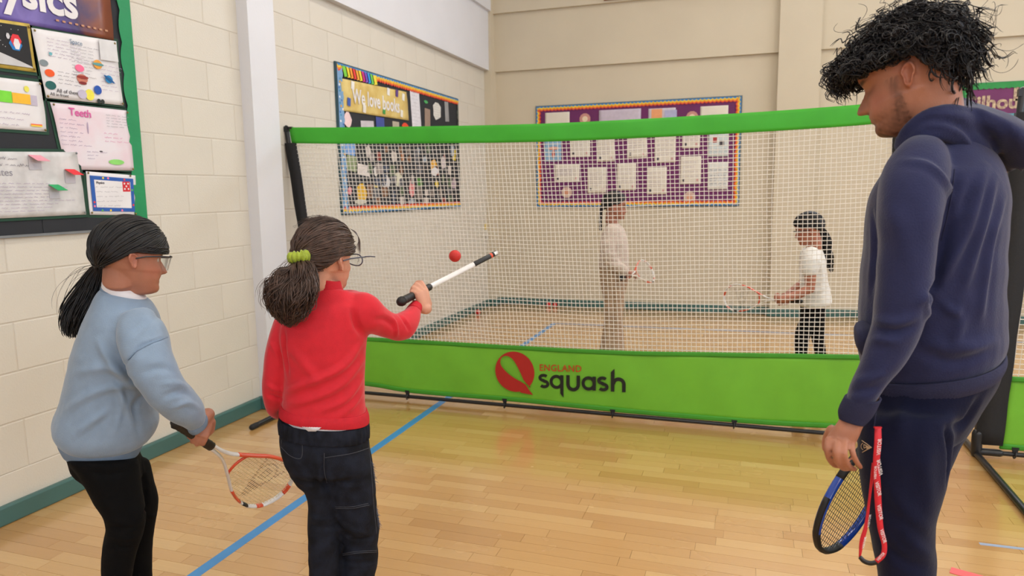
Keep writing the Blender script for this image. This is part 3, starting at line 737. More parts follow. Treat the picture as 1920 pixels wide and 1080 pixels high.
for px, py, rx, ry, c in ((80, 118, 8, 6, (128, 140, 146)), (91, 137, 9, 7, (232, 88, 32)), (93, 160, 10, 8, (24, 92, 90)), (147, 128, 9, 7, (240, 110, 150)), (152, 148, 11, 9, (196, 120, 100)), (153, 156, 8, 3, (130, 40, 40)), (181, 121, 9, 9, (232, 160, 60)), (202, 149, 8, 8, (30, 130, 190)), (181, 169, 8, 9, (30, 80, 170)), (166, 178, 9, 11, (236, 226, 80)), (152, 177, 9, 9, (190, 184, 204)), (183, 190, 4, 5, (30, 40, 40)), (190, 191, 4, 5, (30, 40, 40)), (92, 101, 3, 3, (110, 180, 190))):
    x, y = lw(px, py); zp += 0.0002; blob(LW, o, x, y, rx*0.0028, ry*0.0025, zp, cmat(c), 'planet_drawing')
for k, (px, py, w, h, c) in enumerate(((181, 121, 24, 3, (90, 150, 150)), (152, 145, 24, 3, (150, 50, 40)), (202, 149, 26, 3, (20, 90, 150)))):
    x, y = lw(px, py); blob(LW, o, x, y, w*0.0014, h*0.0025, zz+0.0034+0.0002*k, cmat(c), 'planet_ring', 10, -0.5 if k == 2 else 0)
scribble(LW, o, 2.56, 2.215, 2.76, 2.12, 6, zz, PENL, 31); scribble(LW, o, 2.68, 2.21, 2.83, 2.05, 10, zz, PENC, 32); scribble(LW, o, 2.60, 2.07, 2.72, 2.0, 4, zz, PENC, 33); scribble(LW, o, 2.84, 2.14, 2.94, 2.0, 7, zz, PENL, 34)
wtext(LW, o, 'All of them', 2.585, 1.962, 0.026, zz, PENK); wtext(LW, o, 'All in front', 2.55, 1.944, 0.022, zz, PENK); wtext(LW, o, 'Space', 2.68, 2.205, 0.03, zz, cmat((90, 120, 150)))
slab(LW, [(2.845, 2.155), (2.953, 2.160), (2.948, 2.262), (2.845, 2.255)], 0.029, 0.0297, 'folded_note', cmat((214, 214, 216)), o)
pins(LW, o, [(2.503, 2.228), (2.94, 2.252), (2.537, 1.938), (2.958, 1.95)], 0.0295, BRASS)
o = poster([(2.600, 1.600), (3.003, 1.604), (2.998, 1.918), (2.551, 1.912)], PP2, 'pink tinted handwritten poster titled Teeth', 4)
wtext(LW, o, 'Teeth', 2.64, 1.862, 0.052, zz-0.001, PENP, bold=0.0008, ang=-0.02)
scribble(LW, o, 2.585, 1.85, 2.72, 1.71, 7, zz-0.001, PENL, 41, 0.4); scribble(LW, o, 2.85, 1.89, 2.99, 1.82, 5, zz-0.001, PENC, 42); scribble(LW, o, 2.83, 1.80, 2.95, 1.74, 3, zz-0.001, PENP, 43, 0.4, w=0.0012); scribble(LW, o, 2.72, 1.70, 2.80, 1.65, 3, zz-0.001, PENL, 44)
blob(LW, o, *lw(217, 304), 0.048, 0.014, zz-0.001, cmat((140, 214, 110)), 'green_crayon'); blob(LW, o, *lw(188, 284), 0.010, 0.003, zz-0.001, PENK, 'drawing'); blob(LW, o, *lw(163, 240), 0.004, 0.03, zz-0.001, PENL, 'toothbrush_drawing', 8)
pins(LW, o, [(2.563, 1.903), (2.985, 1.907), (2.99, 1.612)], 0.028, BRASS)
o = poster([(2.05, 1.376), (2.684, 1.380), (2.664, 1.686), (2.05, 1.66)], PGREY, 'grey pencilled poster with pink, red and green lift-up flaps', 5)
o.location.x += 0.004
scribble(LW, o, 2.10, 1.655, 2.47, 1.60, 2, zz-0.001, PENC, 51, 0.5, w=0.0022); scribble(LW, o, 2.10, 1.54, 2.62, 1.40, 9, zz-0.001, PENL, 52, 0.3)
wtext(LW, o, 'gates', 2.235, 1.565, 0.045, zz-0.001, PENC)
for px, py, c, w_ in ((62, 300, (236, 160, 176), 0.062), (128, 326, (226, 48, 58), 0.055), (98, 355, (36, 160, 96), 0.052)):
    x, y = lw(px, py)
    slab(LW, rect(x-w_/2, y-0.045, x+w_/2, y+0.02), zz-0.001, zz-0.0006, 'note_square', cmat((186, 184, 190)), o)
    b = MB(); b.add([LW.p(x-w_/2, y+0.022, zz), LW.p(x+w_/2, y+0.022, zz), LW.p(x+w_/2+0.01, y-0.006, zz+0.045), LW.p(x-w_/2+0.01, y-0.006, zz+0.045), LW.p(x-w_/2, y+0.0228, zz), LW.p(x+w_/2, y+0.0228, zz), LW.p(x+w_/2+0.01, y-0.005, zz+0.0456), LW.p(x-w_/2+0.01, y-0.005, zz+0.0456)],
                    [(0, 3, 2, 1), (4, 5, 6, 7), (0, 1, 5, 4), (1, 2, 6, 5), (2, 3, 7, 6), (3, 0, 4, 7)]); b.build('flap', cmat(c), o)
pins(LW, o, [(2.655, 1.68), (2.672, 1.39)], 0.028, GREYALU)
o = poster([(2.708, 1.378), (2.998, 1.364), (3.007, 1.578), (2.707, 1.594)], PW, 'small printed physics card with a blue decorated border and red corner stamp', 6, 'poster', 0.004)
slab(LW, [(2.726, 1.396), (2.982, 1.384), (2.988, 1.560), (2.724, 1.574)], 0.0238, 0.0242, 'blue_border', cmat((36, 88, 170)), o)
slab(LW, [(2.748, 1.414), (2.962, 1.404), (2.966, 1.542), (2.746, 1.553)], 0.0245, 0.0249, 'text_panel', PW, o)
slab(LW, rect(2.915, 1.492, 2.962, 1.545), 0.0252, 0.0256, 'red_stamp', cmat((206, 40, 52)), o)
for x_, y_ in ((2.927, 1.506), (2.95, 1.506), (2.938, 1.52), (2.927, 1.534), (2.95, 1.534)): blob(LW, o, x_, y_, 0.005, 0.005, 0.0258, PW, 'stamp_mark', 8)
wtext(LW, o, 'Physics', 2.756, 1.532, 0.017, 0.0252, PENK, bold=0.0006)
for k in range(5): scribble(LW, o, 2.752, 1.525-k*0.024, 2.955 if k > 1 else 2.91, 1.507-k*0.024, 1, 0.0252, PENC, 60+k, 0.45, 'printed_line', 0.0012)
for k, (x_, y_) in enumerate([(2.737, 1.42), (2.737, 1.44), (2.78, 1.397), (2.83, 1.396), (2.90, 1.394), (2.975, 1.42), (2.975, 1.50), (2.80, 1.562), (2.83, 1.561), (2.93, 1.555)]): blob(LW, o, x_, y_, 0.006, 0.006, 0.0244, cmat(((240, 120, 150), (220, 60, 60), (90, 170, 90), (230, 200, 60))[k % 4]), 'border_dot', 8)
pins(LW, o, [(2.716, 1.586), (2.97, 1.575), (2.716, 1.388), (2.985, 1.374)], 0.0262, BRASS)
o = poster([(2.06, 1.768), (2.519, 1.773), (2.512, 1.998), (2.06, 1.985)], PW, 'white poster with orange, green and lilac sticky notes', 7)
for px, py, w_, h_, c in ((38, 185, 0.085, 0.045, (240, 186, 50)), (8, 181, 0.06, 0.05, (120, 214, 60)), (57, 188, 0.055, 0.045, (190, 182, 200))):
    x, y = lw(px, py); zs_ = 0.0262+0.0012*(w_ == 0.085)+0.0006*(w_ == 0.055); slab(LW, rect(x-w_/2, y-h_/2, x+w_/2, y+h_/2), zs_, zs_+0.0005, 'sticky_note', cmat(c), o)
x, y = lw(48, 167); blob(LW, o, x, y, 0.012, 0.014, 0.0262, cmat((226, 220, 90)), 'sun_drawing')
for k, c in enumerate(((230, 90, 60), (240, 170, 50), (236, 220, 90))): slab(LW, rect(2.44, 1.80-k*0.004, 2.495, 1.804-k*0.004), 0.0262, 0.0265, 'rainbow_drawing', cmat(c), o)
scribble(LW, o, 2.28, 1.86, 2.45, 1.78, 3, 0.0262, PENL, 71)
pins(LW, o, [(2.505, 1.99), (2.508, 1.78)], 0.027, BRASS)

# ---- book board farther along the left wall
RB = [cmat((56, 130, 196)), cmat((232, 200, 60)), cmat((236, 140, 40)), cmat((216, 66, 52)), cmat((120, 190, 70)), cmat((206, 60, 130))]
def rainbow(fr, o, x0, y0, x1, y1, sides='tblr'):
    for k, (mi, w) in enumerate(((3, 0.046), (2, 0.034), (1, 0.020), (0, 0.005))):
        z = 0.0205+0.0014*k
        if 't' in sides: scallop(fr, o, (x0, y1), (x1, y1), (0, -1), w, RB[mi], z, 0.045, 0.012)
        if 'b' in sides: scallop(fr, o, (x0, y0), (x1, y0), (0, 1), w, RB[mi], z, 0.045, 0.012)
        if 'l' in sides: scallop(fr, o, (x0, y0), (x0, y1), (1, 0), w, RB[mi], z, 0.045, 0.012)
        if 'r' in sides: scallop(fr, o, (x1, y0), (x1, y1), (-1, 0), w, RB[mi], z, 0.045, 0.012)
BX0, BX1, BY0, BY1 = 5.06, 7.555, 1.305, 2.50
b2 = board(LW, BX0, BY0, BX1, BY1, BLKB, 'black book display board with rainbow scalloped border on the left wall beyond the pilaster', cmat((50, 80, 90)))
rainbow(LW, b2, BX0, BY0, BX1, BY1, 'tb')
scallop(LW, b2, (BX0, BY0), (BX0, BY1), (1, 0), 0.07, cmat((120, 160, 200)), 0.0215, 0.06, 0.01); scallop(LW, b2, (BX1, BY0), (BX1, BY1), (-1, 0), 0.02, cmat((90, 96, 90)), 0.0215, 0.06, 0.02)
g = np.random.default_rng(11)
for k in range(46):
    blob(LW, b2, BX0+0.015+0.05*g.random(), BY0+0.05+1.1*k/46, 0.012, 0.010, 0.0232, cmat(((60, 110, 180), (236, 236, 236), (226, 170, 60), (60, 140, 180))[k % 4]), 'border_print', 6)
for k, c in enumerate(((120, 200, 60), (236, 214, 50), (240, 150, 50), (226, 60, 60), (236, 160, 60), (240, 214, 60), (206, 50, 130), (120, 80, 190), (40, 150, 220), (110, 200, 90), (236, 220, 60))):
    x = BX0+0.10+k*0.048; slab(LW, [(x, 2.405), (x+0.06, 2.405+0.01), (x+0.03, 2.49), (x-0.03, 2.49)], 0.027, 0.028, 'border_tab', cmat(c), b2)
q = [lw(643, 207.6), lw(766.5, 226), lw(762, 172.5), lw(638, 146.5)]
o = paper(LW, q, 0.019, 'banner', mat('aged_yellow_paper', (222, 200, 128), 0.7, 0.06, 8, col2=(206, 176, 96)), 'yellow parchment banner reading We love books on the black board', 'banner', None, 0.006, None, 21)
x0, y0 = lw(660, 190); x1, _ = lw(748, 205); tm = text_mesh('We love books', 1.0, 0.0003, 0, 0.02); w = max(v.co.x for v in tm.vertices)
place(tm, LW.p(x0, y0-0.01, 0.0275), LW.r*(x1-x0)/w, LW.u*0.17); link('lettering', tm, PW, o)
for px, py, c in ((653, 191, (60, 90, 170)), (660, 160, (232, 230, 224)), (727, 172, (232, 230, 224)), (743, 175, (90, 60, 130)), (755, 182, (232, 230, 220)), (719, 207, (60, 150, 70)), (682, 204, (226, 222, 214)), (752, 213, (230, 226, 214))):
    x, y = lw(px, py); slab(LW, [(x-0.028, y-0.03), (x+0.02, y-0.035), (x+0.03, y+0.03), (x-0.02, y+0.035)], 0.0272, 0.0277, 'book_drawing', cmat(c), o)
def cut(px, py, w, h, c, label, seed, lines=0, shape=None, group='cut-out pictures on the book board'):
    x, y = lw(px, py); gg = np.random.default_rng(seed); h = h*0.58 if seed < 200 else h
    if shape == 'blob': poly = [(x+w/2*math.cos(t)*gg.uniform(0.75, 1.1), y+h/2*math.sin(t)*gg.uniform(0.8, 1.1)) for t in np.linspace(0, 6.283, 11)[:-1]]
    else:
        s = gg.uniform(-0.1, 0.1); poly = [(x-w/2+s*h/2, y-h/2), (x+w/2+s*h/2, y-h/2+s*w), (x+w/2-s*h/2, y+h/2+s*w), (x-w/2-s*h/2, y+h/2)]
    o = slab(LW, poly, 0.0150+0.0006*(seed % 9), 0.0158+0.0006*(seed % 9), 'paper_cutout', cmat(c), None, label, 'cutout', group)
    if lines: scribble(LW, o, x-w*0.4, y+h*0.4, x+w*0.35, y-h*0.4, lines, 0.0162+0.0006*(seed % 9), PENC, seed, 0.4)
    return o
cut(780, 206, 0.20, 0.66, (218, 216, 222), 'tall white printed leaflet right of the yellow banner', 101, 9)
cut(820, 208, 0.23, 0.32, (216, 214, 208), 'wavy-edged white handwritten sheet near the right end of the book board', 102, 6, 'blob')
cut(802, 223, 0.13, 0.36, (150, 128, 112), 'brown photo cut-out between the white leaflet and the handwritten sheet', 103)
cut(838, 210, 0.10, 0.36, (150, 150, 150), 'narrow grey photo at the right end of the book board', 104)
cut(799, 191, 0.10, 0.06, (70, 160, 90), 'small green and white flag picture right of the yellow banner', 105, 0, 'blob')
cut(652, 224, 0.12, 0.26, (236, 206, 206), 'pale pink flower-shaped cut-out under the left of the yellow banner', 106, 0, 'blob')
cut(713, 231, 0.15, 0.17, (60, 76, 150), 'dark blue book cover just above the net band', 107)
cut(690, 236, 0.22, 0.12, (196, 190, 196), 'white photo strip just above the net band', 108)
cut(743, 234, 0.13, 0.10, (180, 170, 150), 'beige book cover just above the net band', 109)
cut(760, 236, 0.14, 0.10, (226, 70, 40), 'red and orange leaf-shaped cut-out above the net band', 110, 0, 'blob')
cut(656, 277, 0.17, 0.18, (120, 160, 216), 'light blue picture at the upper left of the board seen through the net', 111)
cut(660, 305, 0.15, 0.22, (136, 150, 110), 'green landscape picture below the light blue one', 112)
cut(682, 317, 0.20, 0.16, (222, 214, 210), 'white handwritten tag tilted on the left of the book board', 113, 3)
cut(678, 362, 0.18, 0.30, (222, 176, 40), 'big yellow oval cut-out low on the left of the book board', 114, 0, 'blob')
cut(676, 378, 0.22, 0.08, (200, 196, 180), 'pale strip under the yellow oval cut-out', 115, 0, 'blob')
cut(656, 358, 0.07, 0.12, (222, 130, 140), 'small pink cut-out left of the yellow oval', 116, 0, 'blob')
cut(706, 358, 0.10, 0.24, (214, 190, 60), 'slim yellow leaf-shaped cut-out low on the book board', 117, 0, 'blob')
cut(724, 340, 0.17, 0.24, (196, 196, 200), 'grey-white ghost-like cut-out in the middle of the book board', 118, 0, 'blob')
cut(748, 336, 0.16, 0.28, (206, 204, 180), 'pale cream cut-out in the middle of the book board', 119, 0, 'blob')
cut(705, 322, 0.08, 0.16, (216, 214, 214), 'white feather-shaped cut-out on the book board', 120, 0, 'blob')
cut(773, 352, 0.13, 0.34, (216, 130, 130), 'pink and red tall cut-out low in the middle of the book board', 121, 0, 'blob')
cut(787, 345, 0.14, 0.28, (70, 120, 50), 'dark green cut-out beside the pink one', 122, 0, 'blob')
cut(814, 312, 0.18, 0.26, (226, 170, 60), 'yellow-haired figure cut-out right of centre on the book board', 123, 0, 'blob')
cut(815, 322, 0.20, 0.16, (218, 216, 218), 'white body of the yellow-haired figure cut-out', 124, 0, 'blob')
cut(831, 306, 0.12, 0.26, (196, 186, 186), 'pale figure cut-out near the right end of the book board', 125, 0, 'blob')
cut(820, 345, 0.10, 0.14, (222, 190, 40), 'small yellow cut-out low on the right of the book board', 126, 0, 'blob')
cut(852, 290, 0.09, 0.20, (216, 190, 50), 'yellow cut-out at the upper right end below the net band', 127)
cut(852, 345, 0.14, 0.22, (170, 150, 160), 'lilac cut-out at the lower right end of the book board', 128, 0, 'blob')
FILL = [(118, 84, 60), (90, 90, 96), (150, 142, 140), (60, 70, 90), (120, 110, 104), (176, 120, 80), (140, 60, 50), (80, 96, 70), (190, 180, 174), (150, 160, 170)]
CN = ['brown', 'dark grey', 'light grey', 'navy', 'taupe', 'tan', 'dark red', 'olive', 'cream', 'pale blue']
ORD = ['first', 'second', 'third', 'fourth', 'fifth', 'sixth', 'seventh', 'eighth', 'ninth', 'tenth', 'eleventh']
k = 0
for rw_, py in enumerate((281, 297, 318, 340, 362, 376)):
    nth = 0
    for px in np.linspace(694, 846, 11):
        k += 1
        if g.random() < 0.22: continue
        ci = int(g.integers(len(FILL)))
        cut(px+g.uniform(-4, 4), py+g.uniform(-4, 4), g.uniform(0.06, 0.13), g.uniform(0.06, 0.14), FILL[ci], 'small %s picture, %s from left in the %s row under the net band' % (CN[ci], ORD[nth], ORD[rw_]), 200+k, 0, 'blob' if g.random() < 0.5 else None, 'small pictures on the book board')
        nth += 1

# ---- purple board on the back wall
PURP = mat('purple_board_paper', (104, 36, 92), 0.75, 0.06, 8)
PX0, PX1, PY0, PY1 = -2.54, -0.11, 1.275, 2.505
b3 = board(BW, PX0, PY0, PX1, PY1, PURP, 'purple display board with rainbow border hung on the back wall', cmat((90, 110, 120)))
rainbow(BW, b3, PX0, PY0, PX1, PY1)
def cb(x, y): return bw(980+x/4.155, 160+y/4.155)
def sheet_b(c, m, label, seed, marks=True):
    x0, y1 = cb(c[0], c[1]); x1, y0 = cb(c[2], c[3]); x1 = x0+abs(x1-x0)
    o = paper(BW, [(x0, y0), (x1, y0), (x1, y1), (x0, y1)], 0.0165, 'worksheet', m, label, 'worksheet', 'worksheets on the purple board', 0.005, None, seed)
    if marks:
        scribble(BW, o, x0+0.03, y1-0.05, x1-0.03, y0+0.08, 7, 0.0232, PENL, seed, 0.25, w=0.003)
        blob(BW, o, x0+0.04, y0+0.045, 0.014, 0.018, 0.0232, PENK, 'printed_mark', 8); blob(BW, o, x1-0.04, y0+0.045, 0.012, 0.015, 0.0232, cmat((206, 150, 150)), 'printed_mark', 8)
    return o
PB = mat('cream_worksheet', (222, 214, 200), 0.7, 0.03, 8)
sheet_b((175, 215, 365, 345), PB, 'cream sheet at the top left corner of the purple board', 301, False)
sheet_b((595, 195, 920, 330), cmat((196, 184, 200)), 'wide lilac title sheet at the top of the purple board', 302, False)
o = sheet_b((980, 183, 1190, 330), cmat((206, 196, 206)), 'sheet with an orange and lilac picture at the top of the purple board', 303, False)
x, y = cb(1040, 225); slab(BW, rect(x-0.055, y-0.11, x+0.07, y+0.06), 0.0235, 0.0240, 'orange_print', cmat((232, 160, 110)), o); slab(BW, rect(x+0.10, y-0.10, x+0.24, y+0.04), 0.0235, 0.0240, 'lilac_print', cmat((176, 176, 210)), o)
sheet_b((1385, 165, 1598, 330), PB, 'cream sheet at the top right corner of the purple board', 304, False)
BLP = cmat((140, 176, 206))
o = sheet_b((170, 400, 300, 590), BLP, 'light blue picture sheet at the left of the purple board', 305, False)
x, y = cb(240, 510); blob(BW, o, x, y+0.03, 0.07, 0.02, 0.0236, cmat((226, 150, 120)), 'picture_detail'); blob(BW, o, x, y-0.04, 0.02, 0.05, 0.0236, cmat((200, 80, 50)), 'picture_detail')
sheet_b((370, 350, 525, 556), PB, 'white worksheet right of the light blue picture', 306)
sheet_b((580, 380, 715, 592), PB, 'white worksheet above the fair-topped far girl, second in the upper row', 307)
sheet_b((815, 350, 965, 562), PB, 'white worksheet third in the upper row of the purple board', 308)
sheet_b((1030, 385, 1190, 600), PB, 'white worksheet fourth in the upper row of the purple board', 309)
sheet_b((1245, 330, 1380, 487), PB, 'short white worksheet fifth in the upper row of the purple board', 310)
o = sheet_b((1450, 350, 1602, 552), cmat((206, 214, 214)), 'pale sheet with small red and black pictures at the right of the purple board', 311, False)
x, y = cb(1500, 425); slab(BW, rect(x-0.03, y-0.03, x+0.02, y+0.03), 0.0235, 0.024, 'printed_picture', cmat((170, 60, 60)), o); slab(BW, rect(x+0.05, y-0.07, x+0.10, y-0.01), 0.0235, 0.024, 'printed_picture', PENK, o); scribble(BW, o, x-0.05, y-0.09, x+0.14, y-0.17, 3, 0.0235, PENC, 88, w=0.003)
sheet_b((250, 620, 442, 752), PB, 'landscape white sheet low on the left of the purple board', 312)
sheet_b((505, 640, 650, 837), PB, 'white worksheet first in the lower row of upright sheets', 313)
sheet_b((735, 612, 882, 817), PB, 'white worksheet second in the lower row, over the far girl\'s head', 314)
sheet_b((970, 640, 1120, 848), PB, 'white worksheet third in the lower row of the purple board', 315)
sheet_b((1230, 555, 1387, 768), PB, 'white worksheet fourth in the lower row of the purple board', 316)
o = sheet_b((1445, 600, 1597, 810), cmat((220, 220, 216)), 'white text sheet at the lower right corner of the purple board', 317, False)
x, y = cb(1460, 650); scribble(BW, o, x, y, x+0.22, y-0.22, 7, 0.0235, PENC, 99, 0.5, w=0.004)
for i, (x_, y_, w_) in enumerate(((485, 262, 'upper left'), (1320, 247, 'upper right'), (343, 834, 'lower left'), (1300, 872, 'lower right'))):
    x, y = cb(x_, y_); o = slab(BW, [(x+0.066*math.cos(t)*(1+0.06*(k % 2)), y+0.066*math.sin(t)*(1+0.06*(k % 2))) for k, t in enumerate(np.linspace(0, 6.283, 25)[:-1])], 0.0165, 0.019, 'rosette', cmat((196, 140, 130) if i < 2 else (206, 176, 164)), None, 'round beige paper rosette at the %s of the purple board' % w_, 'rosette', 'rosettes on the purple board')
    blob(BW, o, x, y, 0.034, 0.034, 0.0192, cmat((226, 206, 176) if i < 2 else (214, 150, 120)), 'centre_disc', 16, th=0.002)

# ---- second purple board at the right edge
RX0 = bw(1800, 200)[0]; RX1 = RX0+2.44
b4 = board(BW, RX0, 1.275, RX1, 2.505, mat('plum_board_paper', (112, 50, 98), 0.75, 0.06, 8), 'plum display board with green border and letters behind the man at the right edge', cmat((60, 110, 80)))
for q, inw in (((RX0, 2.51), (RX1, 2.51), (0, -1)), ((RX0, 1.27), (RX1, 1.27), (0, 1)),) and (((((RX0, 2.512), (RX1, 2.512))), (0, -1)), (((RX0, 1.272), (RX1, 1.272)), (0, 1)), (((RX0, 1.272), (RX0, 2.512)), (1, 0)), (((RX1, 1.272), (RX1, 2.512)), (-1, 0))):
    scallop(BW, b4, q[0], q[1], inw, 0.055, cmat((44, 140, 70)), 0.021, 0.05, 0.010)
LETM = mat('patterned_letter_paper', (206, 186, 150), 0.7, 0.25, 40, col2=(150, 120, 110))
x, y = bw(1898, 188); wtext(BW, b4, 'RE', x, y, 0.22, 0.019, LETM, bold=0.008)
x, y = bw(1812, 206); wtext(BW, b4, 'Silhouettes', x, y, 0.19, 0.019, LETM, bold=0.006)
x, y = bw(1908, 312); o = slab(BW, rect(x-0.12, y-0.22, x+0.22, y+0.10), 0.0165, 0.018, 'silhouette_picture', cmat((240, 130, 40)), None, 'bright orange silhouette picture on the plum board beside the man\'s back', 'picture', 'silhouette pictures on the plum board')
slab(BW, [(x-0.10, y-0.22), (x+0.2, y-0.22), (x+0.2, y-0.10), (x+0.1, y-0.05), (x+0.02, y-0.10), (x-0.06, y-0.06)], 0.0182, 0.0186, 'black_silhouette', INK, o)
x, y = bw(1890, 222); slab(BW, rect(x-0.05, y-0.14, x+0.30, y+0.05), 0.0165, 0.018, 'silhouette_picture', cmat((90, 150, 160)), None, 'teal silhouette picture under the letters of the plum board', 'picture', 'silhouette pictures on the plum board')

# ---- small things on the walls and far floor
q = lw(925, 437); yy = q[0]
o = empty('wall_socket', tuple(LW.p(8.05, 0.98, 0)), 'small white wall socket low on the left wall near the far corner', 'socket')
q = plane(925, 441, 0, XL); y_, z_ = min(q[1], 8.42), q[2]
o.location = LW.p(y_, z_, 0); o['_b'] = [float(c) for c in LW.p(y_, z_, 0)]
slab(LW, rect(y_-0.09, z_-0.05, y_+0.09, z_+0.05), 0.0, 0.012, 'face_plate', cmat((214, 208, 196)), o)
for s in (-1, 1): slab(LW, rect(y_+s*0.04-0.02, z_-0.03, y_+s*0.04+0.02, z_+0.01), 0.012, 0.014, 'socket_outlet', cmat((150, 144, 134)), o)
slab(LW, rect(y_-0.04, z_+0.09, y_+0.06, z_+0.17), 0.0, 0.002, 'safety_sticker', cmat((222, 200, 120)), None, 'tiny yellow sticker above the wall socket near the far corner', 'sticker')
q0 = bw(1135, 4); q1 = bw(1222, -3)
p = Fr((0, YB-0.09, 0), (1, 0, 0), (0, -1, 0))
o = slab(p, rect(q0[0], 3.69, q1[0]+0.9, 4.55), 0.0, 0.03, 'wooden_wall_board', mat('orange_varnished_wood', (196, 120, 70), 0.35, 0.12, 3, stretch=(1, 1, 14)), None, 'orange-brown varnished wooden board high on the back wall at the top edge', 'wall board')
slab(p, rect(q0[0], 3.675, q1[0]+0.9, 3.69), 0.0, 0.035, 'bottom_batten', cmat((150, 90, 54)), o)
def ball_obj(name, c, r, m, label, group=None):
    bm = bmesh.new(); bmesh.ops.create_uvsphere(bm, u_segments=28, v_segments=18, radius=r); me = bpy.data.meshes.new(name); bm.to_mesh(me); bm.free()
    me.transform(Matrix.Translation(Vector(c))); o = link(name, me, m, None, True, origin=tuple(c)); return tag(o, label, 'ball', group)
RBALL = mat('red_rubber_ball', (196, 40, 34), 0.6, 0.05, 30, 0.4, 300)
o = ball_obj('foam_ball', at(853, 480, 2.62), 0.0225, RBALL, 'red squash ball in mid-air above the racket')
# moulded seam of the ball
c = at(853, 480, 2.62); b = MB(); b.tube([c+0.0224*(math.cos(t)*nrm(cR+0.4*cU)+math.sin(t)*nrm(cF+0.3*cU)) for t in np.linspace(0, 6.283, 30)], 0.0005, 5); b.build('seam', RBALL, o, True)
c = plane(896, 590, 2, 0.0); o = ball_obj('foam_ball', (c[0], c[1], 0.032), 0.032, RBALL, 'small red ball lying on the far floor by the left skirting')
for i, (px, py) in enumerate(((1030, 574.5), (1042, 575))):
    c = plane(px, py, 2, 0.0); ball_obj('foam_ball', (c[0], min(c[1], YB-0.1), 0.03), 0.03, RBALL, 'small red ball resting against the back skirting, %s of the pair' % ('left' if i == 0 else 'right'))

